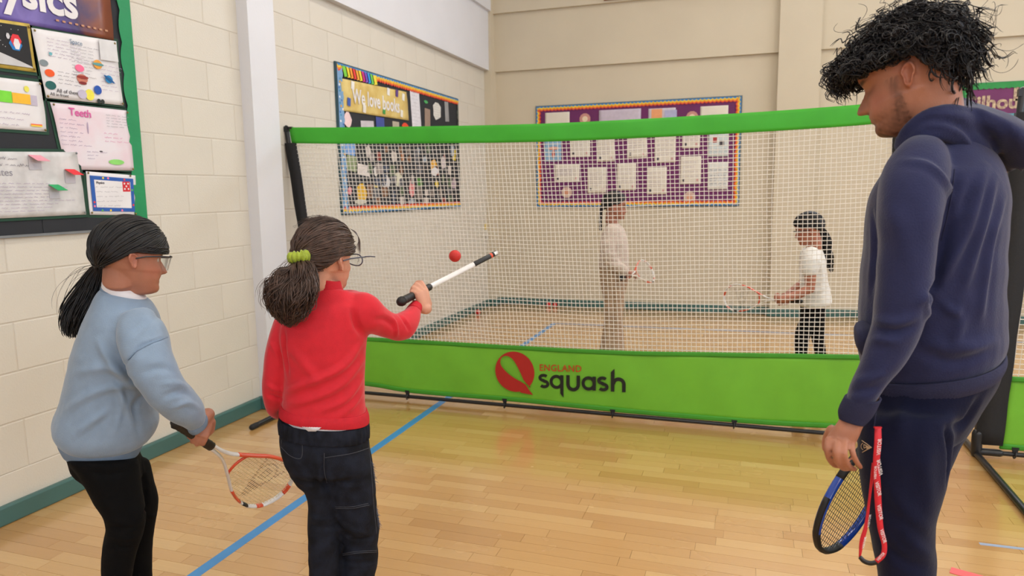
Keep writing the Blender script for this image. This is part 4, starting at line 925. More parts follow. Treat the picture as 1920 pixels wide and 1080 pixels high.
# ------------------------------------------------------------------ rackets
def racket(butt, tip, side, cols, label, ink=False, blue=False, edge=False):
    """butt and tip points, side = rough direction across the head"""
    butt, tip = np.array(butt, float), np.array(tip, float); yv = nrm(tip-butt); xv = np.array(side, float); xv = nrm(xv-yv*(xv @ yv)); zv = np.cross(xv, yv)
    P = lambda x, y, z=0.0: butt+xv*x+yv*y+zv*z
    t = empty('squash_racket', tuple(butt), label, 'racket', 'squash rackets')
    fr_m, ac_m, st_m, dk_m = cols
    b = MB(); m = 22; ys = np.linspace(0.006, 0.195, m); n = 10; V = []
    for i, y_ in enumerate(ys):
        r = 0.0152+0.0035*math.exp(-y_/0.012)+0.0006*math.sin(y_*260)-0.0015*(y_/0.195)
        V += [P(r*1.08*math.cos(a), y_, r*0.92*math.sin(a)) for a in np.linspace(0, 6.283, n+1)[:-1]]
    b.add(V, [(i*n+j, i*n+(j+1) % n, i*n+n+(j+1) % n, i*n+n+j) for i in range(m-1) for j in range(n)]+[tuple(range(n)), tuple((m-1)*n+j for j in range(n))]); b.build('grip', dk_m, t, True)
    b = MB(); b.tube([P(0, 0.004), P(0, 0.012)], 0.0166, 14); b.build('butt_cap', dk_m, t, True)
    # frame outline: two shafts diverging into a teardrop head
    half = np.array([(0.006, 0.19), (0.0075, 0.24), (0.014, 0.285), (0.030, 0.33), (0.055, 0.39), (0.082, 0.455), (0.098, 0.53), (0.094, 0.60), (0.066, 0.655), (0.028, 0.680), (0.0, 0.685)])
    H = spline(half, 44); H[-1, 0] = 0.0
    loop = np.vstack([H, (H*[-1, 1])[-2::-1]])
    def bar(idx, m, name, w=0.0050, h=0.0098, parent=t, out=0.0):
        Q = loop[idx]; T = np.gradient(Q, axis=0); T /= np.linalg.norm(T, axis=1, keepdims=True)+1e-9; Nn = np.stack([T[:, 1], -T[:, 0]], 1); V = []; k = 10
        for q, nn in zip(Q, Nn):
            for a in np.linspace(0, 6.283, k+1)[:-1]:
                V.append(P(q[0]+nn[0]*(w*math.cos(a)+out), q[1]+nn[1]*(w*math.cos(a)+out), h*math.sin(a)))
        b = MB(); L_ = len(Q); b.add(V, [(i*k+j, i*k+(j+1) % k, i*k+k+(j+1) % k, i*k+k+j) for i in range(L_-1) for j in range(k)]+[tuple(range(k)), tuple((L_-1)*k+j for j in range(k))]); return b.build(name, m, parent, True)
    n_ = len(loop)
    fr = bar(np.arange(0, n_), fr_m, 'frame')
    ac = lambda a, c, m=ac_m, nm='frame_paint': bar(np.arange(int(a*n_), max(int(c*n_), int(a*n_)+3)), m, nm, 0.0053, 0.0101, fr)
    if blue:
        ac(0.40, 0.60, dk_m); ac(0.18, 0.30, dk_m); ac(0.70, 0.80, dk_m)
    elif edge:
        ac(0.24, 0.76, dk_m); ac(0.30, 0.40); ac(0.60, 0.70); ac(0.10, 0.18, dk_m) if False else None
    else:
        ac(0.14, 0.30); ac(0.70, 0.76); ac(0.60, 0.63); ac(0.66, 0.70, dk_m); ac(0.43, 0.50); ac(0.36, 0.38)
    bar(np.arange(int(0.33*n_), int(0.67*n_)), dk_m if blue else fr_m, 'bumper', 0.004, 0.0075, t, 0.003)
    # throat bridge
    b = MB(); b.tube([P(x, 0.362-1.1*(0.0016-(x*x)) *6, 0) for x in np.linspace(-0.043, 0.043, 12)], 0.0048, 8); b.build('throat_bridge', ac_m, t, True)
    # strings clipped to the head outline
    hw = lambda y_: float(np.interp(y_, H[:, 1], H[:, 0])); ymin = 0.352
    def inside(x, y_): return y_ > ymin+0.002 and y_ < 0.683 and abs(x) < hw(y_)
    segs = []
    for x in np.arange(-0.091, 0.0915, 0.0105):
        yy = [q for q in np.arange(ymin, 0.685, 0.004) if inside(x, q)]
        if len(yy) > 2: segs.append([(x, q) for q in np.linspace(yy[0]-0.003, yy[-1]+0.003, 40)])
    for y_ in np.arange(0.372, 0.68, 0.0105):
        w = hw(y_); segs.append([(q, y_) for q in np.linspace(-w, w, 40)])
    Pp = np.array([[P(x, y_, 0.0004*math.sin(i+k*0.7)) for i, (x, y_) in enumerate(s)] for k, s in enumerate(segs)])
    V, Q = strands(Pp, 0.00062, 4); me = mesh_np('string_bed', V, quads=Q)
    c = np.tile(np.array(lin(st_m)), (len(V), 1))
    if ink:
        xy = np.repeat(np.array(segs).reshape(-1, 2), 4, axis=0); x_, y_ = xy[:, 0], xy[:, 1]-0.515
        u = y_*1.2; v = x_*1.25
        # stencilled arrow head whose point lies to one side, with a D inside a ring
        tri = (v > -0.10) & (np.abs(u) < (v+0.105)*0.42) & (v < 0.03)
        d = np.hypot(u, v-0.03); ringm = (d < 0.062) & (d > 0.049); hole = d < 0.049
        letter = (np.abs(u) < 0.022) & (np.abs(v-0.03) < 0.028) & ~((np.abs(u) < 0.009) & (np.abs(v-0.03) < 0.012))
        legs = (v > -0.1) & (v < 0.085) & (np.abs(np.abs(u)-(v+0.105)*0.42) < 0.008)
        k = ((tri & ~hole) | (ringm & (v > 0.03)) | letter | legs); c[k] = lin((60, 48, 20))
    point_attr(me, 'col', c, 3)
    o = link('string_bed', me, mat('racket_string', (200, 200, 190), 0.4, attr='col'), t); o['kind'] = 'stuff'
    # grommet dots along the inner edge
    g_ = [(loop[i]*[0.965, 1], i) for i in range(int(0.2*n_), int(0.8*n_))]
    b = MB()
    for (q, i) in g_:
        for s in (-1, 1): b.add([P(q[0]+dx, q[1]+dy, s*0.0052) for dx, dy in ((-0.0014, -0.0014), (0.0014, -0.0014), (0.0014, 0.0014), (-0.0014, 0.0014))], [(0, 1, 2, 3)])
    o = b.build('grommet_holes', dk_m, t); o['kind'] = 'stuff'
    return t, P
RW = mat('racket_white', (226, 224, 222), 0.3, 0.03, 20, coat=0.3); RO = mat('racket_orange', (218, 74, 34), 0.3, 0.05, 20, coat=0.3); RK = mat('racket_black', (22, 20, 20), 0.55, 0.1, 40)
RBLU = mat('racket_blue', (30, 74, 176), 0.25, 0.1, 12, coat=0.4)
def tip_for(butt, px, py, d0, L_):
    ds = np.linspace(d0, d0+0.9, 400); e = [abs(np.linalg.norm(at(px, py, d)-butt)-L_) for d in ds]; return at(px, py, ds[int(np.argmin(e))])

# ------------------------------------------------------------------ figure helpers
def head_lump(fr, H, nose=1.0, jaw=1.0, cheek=1.0, mouth_open=0.0):
    """fr(x,y,z) maps unit head coordinates to the world"""
    zs = np.concatenate([np.linspace(-0.02, 0.9, 74), np.linspace(0.912, 1.0, 12)]); nA = 88
    Zf = [-.02, 0, .03, .06, .10, .14, .18, .22, .26, .30, .40, .48, .53, .60, .70, .80, .90, .96, 1.0]
    Yf = [.20, .30, .37, .392, .395, .376, .392, .402, .398, .385, .378, .362, .392, .415, .412, .375, .27, .15, 0]
    Zb = [-.02, 0, .1, .2, .3, .4, .5, .6, .7, .8, .9, .96, 1.0]; Yb = [.02, .02, -.06, -.15, -.27, -.36, -.42, -.44, -.43, -.37, -.25, -.13, 0]
    Wv = [.07, .13, .205, .255, .285, .305, .325, .335, .33, .295, .215, .12, 0]
    yf = np.interp(zs, Zf, Yf); yb = np.interp(zs, Zb, Yb); w = np.interp(zs, Zb, Wv)
    w = np.where(zs < 0.3, w*jaw, w)
    a = np.linspace(0, 2*math.pi, nA, endpoint=False); V = []
    for z, f, b, ww in zip(zs, yf, yb, w):
        yc = (f+b)/2*0.6+(f*0.25+b*0.15); yc = (f+b)/2
        for t in a:
            cx, cy = math.sin(t), math.cos(t); e = 2/2.25
            x = ww*np.sign(cx)*abs(cx)**e; y = yc+(f-yc)*np.sign(cy)*abs(cy)**e
            if y > yc:
                ny = (0.02+0.105*np.clip((0.50-z)/0.165, 0, 1))*(1 if z > 0.30 else max(0, 1-(0.30-z)/0.028)) if 0.27 < z < 0.52 else 0.0
                if z > 0.50: ny *= max(0, (0.52-z)/0.02)
                sg = 0.032+0.026*np.clip((0.42-z)/0.10, 0, 1); y += nose*ny*math.exp(-(x/sg)**2)
                for s in (-1, 1):
                    y -= 0.040*math.exp(-((x-s*0.145)/0.07)**2-((z-0.475)/0.045)**2); y += 0.018*cheek*math.exp(-((x-s*0.19)/0.08)**2-((z-0.34)/0.06)**2)
                    y += 0.022*math.exp(-((x-s*0.145)/0.045)**2-((z-0.478)/0.026)**2)
                    y += 0.02*nose*math.exp(-((x-s*0.055)/0.022)**2-((z-0.315)/0.022)**2)
                y += 0.020*math.exp(-(x/0.095)**2-((z-0.235)/0.014)**2)+0.022*math.exp(-(x/0.08)**2-((z-0.190)/0.016)**2)-(0.018+0.06*mouth_open)*math.exp(-(x/0.10)**2-((z-0.212)/(0.008+0.02*mouth_open))**2)
            V.append(fr(x, y, z))
    m = len(zs); F = [(i*nA+j, i*nA+(j+1) % nA, (i+1)*nA+(j+1) % nA, (i+1)*nA+j) for i in range(m-1) for j in range(nA)]+[tuple(range(nA-1, -1, -1)), tuple((m-1)*nA+j for j in range(nA))]
    lum = [(np.array(V), F)]
    for s in (-1, 1):                                           # ears: a dished shell with a rim
        Ve = []; nr, na = 7, 22
        for side in (0, 1):
            for i in range(nr+1):
                r = i/nr
                for j in range(na):
                    t = j/na*2*math.pi; ey = 0.068*r*math.cos(t)*(1 if math.sin(t) > 0 else 0.70)-0.045-0.02*r*math.sin(t); ez = 0.112*r*math.sin(t)+0.425
                    dish = 0.046*math.exp(-((r-0.84)/0.15)**2)+0.012*math.exp(-((r-0.35)/0.12)**2)*max(0, math.sin(t))
                    ex = 0.318+(0.055*max(0, -math.cos(t))*r+0.014 + dish if side == 0 else -0.012+0.050*max(0, -math.cos(t))*r*0.9)
                    Ve.append(fr(s*ex, ey, ez))
        K = (nr+1)*na; Fe = []
        for i in range(nr):
            for j in range(na):
                q, q2 = i*na+j, i*na+(j+1) % na; Fe.append((q, q2, q2+na, q+na)); Fe.append((K+q, K+q+na, K+q2+na, K+q2))
        for j in range(na): q, q2 = nr*na+j, nr*na+(j+1) % na; Fe.append((q, q2, K+q2, K+q))
        lum.append((np.array(Ve), Fe))
    return lum
def head_frame(ear, d_ear, H, phi, pitch, side, roll=0.0):
    """ear pixel of the visible ear (side +1 = the figure's right); phi 0 faces picture right, 90 faces away"""
    fh = math.cos(math.radians(phi))*RH+math.sin(math.radians(phi))*FH; p = math.radians(pitch)
    Fw = math.cos(p)*fh-math.sin(p)*ZUP; Up = math.cos(p)*ZUP+math.sin(p)*fh; Rt = np.cross(Fw, Up); rl = math.radians(roll)
    Rt, Up = math.cos(rl)*Rt+math.sin(rl)*Up, -math.sin(rl)*Rt+math.cos(rl)*Up
    O = at(*ear, d_ear)-H*(side*0.34*Rt-0.03*Fw+0.42*Up)
    f = lambda x, y, z: O+H*(x*Rt+y*Fw+z*Up)
    inv = lambda V: np.stack([(V-O) @ Rt, (V-O) @ Fw, (V-O) @ Up], 1)/H
    return f, inv
def hand_lump(wrist, along, back, size, side, curl=(25, 35, 25), thumb=0.6, spread=4.0, fcurl=None):
    """wrist point, finger direction, back-of-hand normal; side +1: thumb towards along x back"""
    y = nrm(along); z = nrm(np.array(back)-y*(np.array(back) @ y)); x = np.cross(y, z)*side; s = size
    P = lambda a, b, c: np.array(wrist)+s*(x*a+y*b+z*c)
    lum = []
    secs = [(0.0, 0.125, 0.085), (0.12, 0.145, 0.085), (0.28, 0.185, 0.080), (0.42, 0.205, 0.072), (0.50, 0.195, 0.058)]
    n = 18; V = []
    for b, w, h in secs:
        for t in np.linspace(0, 6.283, n+1)[:-1]:
            c, q = math.cos(t), math.sin(t); V.append(P(w*np.sign(c)*abs(c)**0.7, b, h*np.sign(q)*abs(q)**0.8))
    m = len(secs); lum.append((np.array(V), [(i*n+j, i*n+(j+1) % n, (i+1)*n+(j+1) % n, (i+1)*n+j) for i in range(m-1) for j in range(n)]+[tuple(range(n-1, -1, -1)), tuple((m-1)*n+j for j in range(n))]))
    for k, (fx, fl, fb) in enumerate(((0.150, 0.44, 0.475), (0.052, 0.485, 0.50), (-0.048, 0.45, 0.485), (-0.142, 0.355, 0.455))):
        c3 = (fcurl[k] if fcurl else curl); ang = 0.0; p = np.array([fx, fb-0.05, 0.005]); pts = [p.copy()]; sp = math.radians(spread)*(0.15-k*0.1)*10
        for seg, cr in zip((0.46, 0.30, 0.24), c3):
            ang += math.radians(cr); d = np.array([math.sin(sp)*math.cos(ang), math.cos(ang)*math.cos(sp), -math.sin(ang)])
            st = p if len(pts) > 1 else p+np.array([0, 0.05, 0]); 
            for q in (0.5, 1.0): pts.append(st+d*seg*fl*q)
            p = pts[-1]
        r = np.interp(np.linspace(0, 1, len(pts)), [0, 0.3, 0.62, 1], [0.056, 0.052, 0.046, 0.037])*(0.92 if k == 3 else 1.0)
        lum.append(tube([P(*q) for q in pts], r*s, 10))
    tb = np.array([0.13, 0.14, -0.03]); t1 = tb+np.array([0.14*(1-0.5*thumb), 0.15, -0.10*thumb]); t2 = t1+np.array([0.075-0.14*thumb, 0.15, -0.09*thumb]); t3 = t2+np.array([0.03-0.13*thumb, 0.11, -0.05*thumb])
    lum.append(tube([P(*q) for q in (tb, (tb+t1)/2, t1, (t1+t2)/2, t2, t3)], np.array([0.085, 0.078, 0.064, 0.056, 0.053, 0.042])*s, 10))
    return lum
def leg_down(sec, width, rd, xoff=0.0, ahead=(0, 0, 0)):
    """continue a leg section to the ankle: sections as (centre, u, rd)"""
    dl = sec[2]; L, R = at(*sec[0], dl), at(*sec[1], dl); c = (L+R)/2; u = (R-L)/2; out = []
    h0 = c[2]
    for k, z in enumerate(np.linspace(h0, 0.085, 5)[1:]):
        f = (h0-z)/h0; cc = np.array([c[0]+ahead[0]*f, c[1]+ahead[1]*f, z]); w = np.linalg.norm(u)*(1-f)+width*f
        out.append((cc, RH*w, sec[3]*(1-f)+rd*f))
    return out
def shoe(name, ankle, fwd, L_, m, parent, sole_m):
    f = nrm(fwd); r = np.cross(f, ZUP); a = np.array([ankle[0], ankle[1], 0]); V = []; n = 16
    secs = [(-0.30, 0.02, 0.30, 0.10), (-0.27, 0.13, 0.34, 0.14), (-0.12, 0.17, 0.40, 0.16), (0.08, 0.17, 0.36, 0.165), (0.28, 0.185, 0.25, 0.18), (0.48, 0.19, 0.19, 0.185), (0.62, 0.15, 0.15, 0.15), (0.70, 0.05, 0.10, 0.05)]
    for y, w, h, _ in secs:
        for t in np.linspace(0, math.pi*2, n+1)[:-1]:
            c, s = math.cos(t), math.sin(t); zz = 0.06+(h-0.06)*(max(s, 0)**0.7) if s > 0 else 0.06
            V.append(a+f*y*L_+r*w*L_*np.sign(c)*abs(c)**0.75+ZUP*zz*L_)
    b = MB(); m_ = len(secs); b.add(V, [(i*n+j, i*n+(j+1) % n, (i+1)*n+(j+1) % n, (i+1)*n+j) for i in range(m_-1) for j in range(n)]+[tuple(range(n)), tuple((m_-1)*n+j for j in range(n))]); o = b.build(name, m, parent, True)
    V = []; b = MB()
    for y, w, h, _ in secs:
        for z in (0.0, 0.07): V += [a+f*y*L_-r*(w+0.012)*L_+ZUP*z*L_, a+f*y*L_+r*(w+0.012)*L_+ZUP*z*L_]
    F = []
    for i in range(m_-1):
        q = i*4; F += [(q, q+1, q+5, q+4), (q+2, q+6, q+7, q+3), (q, q+4, q+6, q+2), (q+1, q+3, q+7, q+5)]
    F += [(0, 2, 3, 1), (m_*4-4, m_*4-3, m_*4-1, m_*4-2)]
    b.add(V, F); b.build('sole', sole_m, o)
    return o
def skin_mesh(lumps, voxel, base_col, inv=None, H=0.2, brow=(40, 28, 24), lip=(150, 78, 72), stubble=0.0, smooth=3, hands=None):
    me, V = fuse(lumps, voxel, smooth, 0.4)
    c = np.tile(np.array(lin(base_col)), (len(V), 1)); n = 1+0.07*pnoise(V, 60, 3)+0.05*pnoise(V, 160, 4); c *= n[:, None]
    if inv is not None:
        L = inv(V); x, y, z = L[:, 0], L[:, 1], L[:, 2]; hd = (np.abs(x) < 0.5) & (np.abs(y) < 0.6) & (z > -0.05) & (z < 1.05)
        def mix(w, col):
            w = np.clip(w, 0, 1)*hd; c[:] = c*(1-w[:, None])+np.array(lin(col))*w[:, None]
        mix(0.75*np.exp(-(x/0.10)**4-((z-0.212)/0.036)**4)*(y > 0.32), lip)
        mix(0.85*np.exp(-((np.abs(x)-0.14)/0.085)**4-((z-0.553)/0.018)**4)*(y > 0.2), brow)
        mix(0.35*np.exp(-((np.abs(x)-0.20)/0.09)**2-((z-0.32)/0.08)**2)*(y > 0.1), (186, 104, 88))
        mix(0.25*np.exp(-((np.abs(x)-0.36)/0.06)**2)*(np.abs(y+0.05) < 0.12)*(np.abs(z-0.42) < 0.14), (188, 104, 88))
        if stubble:
            jawm = (1/(1+np.exp((z-0.20+0.25*np.clip(0.25-y, 0, 1)*-1)/0.03)))*(y > 0.05)*(z > -0.02)
            side = np.exp(-((y-0.09)/0.055)**2)*(z < 0.46)*(z > 0.08)*0.8
            mous = np.exp(-(x/0.11)**4-((z-0.268)/0.018)**2)*(y > 0.3)
            chin = np.exp(-(x/0.12)**4-((z-0.07)/0.07)**2)*(y > 0.15)*1.1
            mix(stubble*np.clip(0.75*jawm+side+mous+1.3*chin, 0, 1)*(0.8+0.2*pnoise(V, 500, 9)), (44, 30, 26))
    point_attr(me, 'col', c, 3); return me
SKIN = mat('skin', (190, 120, 90), 0.5, 0.06, 40, 0.15, 350, spec=0.4, attr='col', sss=0.08)
def cloth(name, lumps, voxel, m, parent, fl=(), noise=0.0016, nsc=22, seed=0, smooth=10):
    me, V = fuse(lumps, voxel, smooth); N = normals(me)
    V = V+N*(noise*pnoise(V, nsc, seed)+noise*0.4*pnoise(V*[1, 1, 2.2], nsc*2.3, seed+5))[:, None]; setco(me, V)
    if fl: V = folds(me, V, fl); setco(me, V)
    me.materials.clear(); return link(name, me, m, parent, True)
def band(name, secs, m, parent, ribs=0, amp=0.0012, th=0.004, n=90, ex=2.3, sub=8):
    """open ribbed cuff, hem or collar with thickness"""
    V, F = loft(secs, 1.0, n, sub, ex, ends=False); k = len(V)//n; V = V.reshape(k, n, 3); c = V.mean(1, keepdims=True); d = V-c; d /= np.linalg.norm(d, axis=2, keepdims=True)
    t = np.arange(n)/n*2*math.pi; rb = amp*np.cos(t*ribs)[None, :, None] if ribs else 0
    e = np.sin(np.linspace(0, math.pi, k))[:, None, None]*th*0.6
    Vo = V+d*(rb+e); Vi = V-d*th; A = np.vstack([Vo.reshape(-1, 3), Vi.reshape(-1, 3)]); K = k*n; F = []
    for i in range(k-1):
        for j in range(n):
            q, q2 = i*n+j, i*n+(j+1) % n; F.append((q, q2, q2+n, q+n)); F.append((K+q, K+q+n, K+q2+n, K+q2))
    for j in range(n):
        q, q2 = j, (j+1) % n; F.append((q, K+q, K+q2, q2)); q, q2 = (k-1)*n+j, (k-1)*n+(j+1) % n; F.append((q, q2, K+q2, K+q))
    b = MB(); b.add(A, F); return b.build(name, m, parent, True)
def person(me, base, label):
    o = link('person', me, SKIN, None, True, origin=tuple(base)); return tag(o, label, 'person')
def eyes(fr, H, parent, deep=0.272):
    for s in (-1, 1):
        c = fr(s*0.140, deep, 0.475); bm = bmesh.new(); bmesh.ops.create_uvsphere(bm, u_segments=20, v_segments=14, radius=0.058*H); me = bpy.data.meshes.new('eye'); bm.to_mesh(me); bm.free()
        V = np.array([v.co[:] for v in me.vertices]); fw = nrm(fr(0, 1, 0)-fr(0, 0, 0)); dt = (V/np.linalg.norm(V, axis=1, keepdims=True)) @ fw
        col = np.tile(np.array(lin((176, 160, 150))), (len(V), 1)); col[dt > 0.80] = lin((46, 28, 20)); col[dt > 0.95] = lin((8, 6, 6))
        point_attr(me, 'col', col, 3); me.transform(Matrix.Translation(Vector(c))); link('eye', me, mat('eyeball', (220, 215, 210), 0.15, attr='col'), parent, True)
# hair on an ellipsoid cap in head coordinates
def ell(fr, n, ax, cen): n = np.asarray(n); return np.array([fr(*(np.array(cen)+np.array(ax)*v)) for v in n.reshape(-1, 3)]).reshape(n.shape)
def frv(fr):
    o = fr(0, 0, 0); X, Y, Z = fr(1, 0, 0)-o, fr(0, 1, 0)-o, fr(0, 0, 1)-o
    return lambda A: o+A[..., 0:1]*X+A[..., 1:2]*Y+A[..., 2:3]*Z
def fib(n):
    i = np.arange(n)+0.5; ph = np.arccos(1-2*i/n); th = math.pi*(1+5**0.5)*i; return np.stack([np.cos(th)*np.sin(ph), np.sin(th)*np.sin(ph), np.cos(ph)], 1)
def hair_cap(fr, ax, cen, keep, m, parent, amp=0.0, name='hair_cap', nz=90, nt=140):
    z = np.linspace(0.001, math.pi-0.001, nz); t = np.linspace(0, 2*math.pi, nt, endpoint=False)
    D = np.stack([np.outer(np.sin(z), np.sin(t)), np.outer(np.sin(z), np.cos(t)), np.outer(np.cos(z), np.ones(nt))], -1).reshape(-1, 3)
    A = np.array(cen)+D*np.array(ax)*(1+amp*pnoise(D, 9, 2))[:, None]; k = keep(A); W = frv(fr)(A); q = []
    Wi = frv(fr)(np.array(cen)+D*np.array(ax)*0.93); K = nz*nt
    for i in range(nz-1):
        for j in range(nt):
            a, b, c, d = i*nt+j, i*nt+(j+1) % nt, (i+1)*nt+(j+1) % nt, (i+1)*nt+j
            if k[a] and k[b] and k[c] and k[d]: q.append((a, d, c, b)); q.append((K+a, K+b, K+c, K+d))
    me = mesh_np(name, np.vstack([W, Wi]), quads=q); bm = bmesh.new(); bm.from_mesh(me); bmesh.ops.delete(bm, geom=[v for v in bm.verts if not v.link_faces], context='VERTS'); bm.to_mesh(me); bm.free()
    return link(name, me, m, parent, True)
def combed(fr, ax, cen, keep, tie, n, r, seed, wav=0.0, S=18, lift=1.03, line=lambda y: y*0-9):
    """strands combed over the cap from their roots to the tie (unit head coordinates)"""
    g = np.random.default_rng(seed); D = fib(n*3); A = np.array(cen)+D*np.array(ax); D = D[keep(A)]
    if len(D) > n: D = D[g.permutation(len(D))[:n]]
    T = (np.array(tie)-np.array(cen))/np.array(ax); T = T/np.linalg.norm(T); s = np.linspace(0, 1, S)
    om = np.arccos(np.clip(D @ T, -0.98, 1))[:, None, None]
    P = (np.sin((1-s)[None, :, None]*om)*D[:, None]+np.sin(s[None, :, None]*om)*T)/np.sin(np.maximum(om, 1e-3))
    jit = g.normal(size=(len(D), 1, 3))*0.022*np.sin(np.pi*s)[None, :, None]
    lf = lift+0.012*g.normal(size=(len(D), 1, 1))
    P = P*lf+jit+wav*np.sin(s[None, :, None]*g.uniform(8, 16, (len(D), 1, 1))+g.uniform(0, 6, (len(D), 1, 3)))
    P = np.array(cen)+P*np.array(ax)
    zm = line(P[..., 1]); P[..., 2] = np.maximum(P[..., 2], zm+0.07*g.random((len(D), 1))**2+0.012*np.sin(6*s[None]+6*g.random((len(D), 1))))
    # gather at the tie
    w = np.clip((s-0.75)/0.25, 0, 1)[None, :, None]**2; end = np.array(tie)+g.normal(size=(len(D), 1, 3))*0.02
    P = P*(1-w)+end*w
    return frv(fr)(P)
def tail(ctrl, n, seed, wav=0.0, freq=(6, 12), S=26, short=0.35, clump=0.0):
    """ponytail: ctrl rows (px,py,d,half px width, half depth m)"""
    g = np.random.default_rng(seed); C = np.array([list(at(c[0], c[1], c[2]))+[np.linalg.norm(at(c[0]+c[3], c[1], c[2])-at(c[0], c[1], c[2])), c[4]] for c in ctrl]); A = spline(C, S)
    c, w, dpt = A[:, :3], A[:, 3], A[:, 4]; T = np.gradient(c, axis=0); T /= np.linalg.norm(T, axis=1, keepdims=True); U = np.cross(T, cF); U /= np.linalg.norm(U, axis=1, keepdims=True)
    rr = np.sqrt(g.random(n)); th = g.uniform(0, 6.283, n); a, b = rr*np.cos(th), rr*np.sin(th)
    s = np.linspace(0, 1, S); P = []
    for i in range(n):
        e = 1-short*g.random()**2-0.22*rr[i]**3; ss = s*e; ci = np.stack([np.interp(ss, s, c[:, k]) for k in range(3)], 1); wi, di = np.interp(ss, s, w), np.interp(ss, s, dpt); Ui = np.stack([np.interp(ss, s, U[:, k]) for k in range(3)], 1)
        ph = g.uniform(0, 6.28, 2) if not clump else np.array([math.floor(a[i]*4)*1.7+math.floor(b[i]*3)*2.3, math.floor(b[i]*4)*1.1]); f = g.uniform(*freq)
        wa = wav*np.minimum(1, ss*4)
        P.append(ci+Ui*(wi*(a[i]+0.05*np.sin(ss*5+ph[0]))+wa*np.sin(ss*f+ph[0]))[:, None]+cF*(di*b[i]+wa*np.cos(ss*f+ph[1]))[:, None]+ZUP*(wa*0.4*np.sin(ss*f*1.3+ph[1]))[:, None])
    return np.array(P)
def hair_obj(name, P, r, m, parent, k=4, taper=None):
    V, Q = strands(P, r, k, np.concatenate([np.linspace(0.7, 1, 4), np.ones(P.shape[1]-8), np.linspace(1, 0.35, 4)]) if taper is None else taper)
    o = link(name, mesh_np(name, V, quads=Q), m, parent, True); o['kind'] = 'stuff'; return o
HBLK = mat('black_hair', (20, 18, 19), 0.38, 0.35, 60, spec=0.4); HBRN = mat('dark_brown_hair', (74, 55, 46), 0.42, 0.35, 60, spec=0.4); HCUR = mat('curly_black_hair', (20, 18, 22), 0.36, 0.35, 60, spec=0.45)
def ring_tube(c, ax1, ax2, r1, r2, tr, n=24, wob=0.0):
    return [c+ax1*r1*math.cos(t)+ax2*r2*math.sin(t)+nrm(np.cross(ax1, ax2))*wob*math.sin(3*t) for t in np.linspace(0, 6.283, n)]

def on_mesh(o, pts, off=0.002, m=20, push=0.0):
    me = o.data; bs = np.array(o['_b']) if o.get('_b') is not None else np.zeros(3)
    bvh = BVHTree.FromPolygons([v.co+Vector(bs) for v in me.vertices], [tuple(p.vertices) for p in me.polygons]); Q = []
    for px, py in spline(np.array(pts, float), m):
        h = bvh.ray_cast(Vector(C0), Vector(ray(px, py)).normalized())
        if h[0] is not None: Q.append(np.array(h[0])+np.array(h[1])*off*(1 if h[1].dot(Vector(cF)) < 0 else -1))
    return Q
def seam(o, pts, r, m, name='seam', parent=None, n=24):
    Q = on_mesh(o, pts, r*0.3, n)
    if len(Q) > 2: b = MB(); b.tube(Q, r, 5); b.build(name, m, parent or o, True)

# ------------------------------------------------------------------ girl in the pale blue sweatshirt
BLUEF = mat('pale_blue_fleece', (130, 150, 172), 0.85, 0.04, 30, 0.25, 260, sheen=0.3); BLUER = mat('pale_blue_rib', (116, 136, 158), 0.85, 0.05, 30, 0.3, 300)
WHITEC = mat('white_cotton', (226, 222, 224), 0.8, 0.03, 20, 0.2, 200); BLKT = mat('black_leggings', (7, 7, 8), 0.9, 0.15, 40, 0.3, 300, spec=0.15)
SHOEB = mat('black_shoe', (24, 24, 26), 0.6, 0.1, 20); SOLEW = mat('white_sole', (214, 212, 206), 0.6, 0.05, 20); SHOEW = mat('white_shoe', (214, 210, 206), 0.6, 0.05, 20)
DB = 2.06
torso = [((192, 540), (270, 556), DB, 0.060), ((176, 558), (287, 570), DB, 0.100), ((158, 597), (302, 602), DB, 0.140), ((140, 640), (298, 655), DB, 0.150), ((122, 700), (288, 712), DB, 0.155), ((108, 760), (293, 760), DB, 0.160), ((97, 793), (300, 774), DB, 0.160), ((97, 808), (293, 792), DB, 0.156), ((105, 818), (274, 807), DB, 0.136)]
arm = [((222, 612), (292, 588), 1.99, 0.055), ((222, 652), (314, 616), 1.95, 0.070), ((240, 697), (325, 662), 1.92, 0.076), ((263, 737), (347, 712), 1.92, 0.072), ((292, 763), (370, 742), 1.95, 0.064), ((326, 784), (383, 762), 1.99, 0.054), ((346, 800), (386, 778), 2.01, 0.042)]
arm2 = [((255, 600), (295, 600), 2.19, 0.05), ((245, 660), (292, 660), 2.24, 0.055), ((230, 720), (280, 720), 2.26, 0.05), ((235, 775), (275, 775), 2.27, 0.04)]
waist = [((124, 826), (258, 820), DB, 0.105), ((122, 850), (262, 844), DB, 0.112), ((130, 880), (272, 876), DB+0.01, 0.125)]
legn = [((122, 866), (262, 862), 2.00, 0.085), ((146, 893), (265, 893), 2.00, 0.085), ((160, 918), (268, 920), 2.00, 0.080), ((178, 950), (271, 948), 2.00, 0.075), ((194, 973), (273, 967), 2.00, 0.070), ((198, 997), (268, 997), 2.00, 0.063), ((192, 1030), (257, 1030), 2.00, 0.060), ((189, 1080), (248, 1080), 2.00, 0.057)]
legf = [((180, 872), (280, 862), 2.13, 0.080), ((205, 900), (288, 896), 2.13, 0.075), ((222, 935), (298, 934), 2.13, 0.068), ((230, 973), (293, 973), 2.13, 0.06), ((230, 1013), (287, 1013), 2.13, 0.055), ((229, 1080), (285, 1080), 2.13, 0.05)]
legn += leg_down(legn[-1], 0.036, 0.038); legf += leg_down(legf[-1], 0.035, 0.037)
fr, inv = head_frame((252, 490), 1.985, 0.214, 42, 10, 1, 4)
H = 0.214
wr = at(368, 800, 2.015); butt = at(329, 792, 1.955); tip = tip_for(butt, 528, 926, 2.0, 0.685)
hdir = nrm(tip-butt)
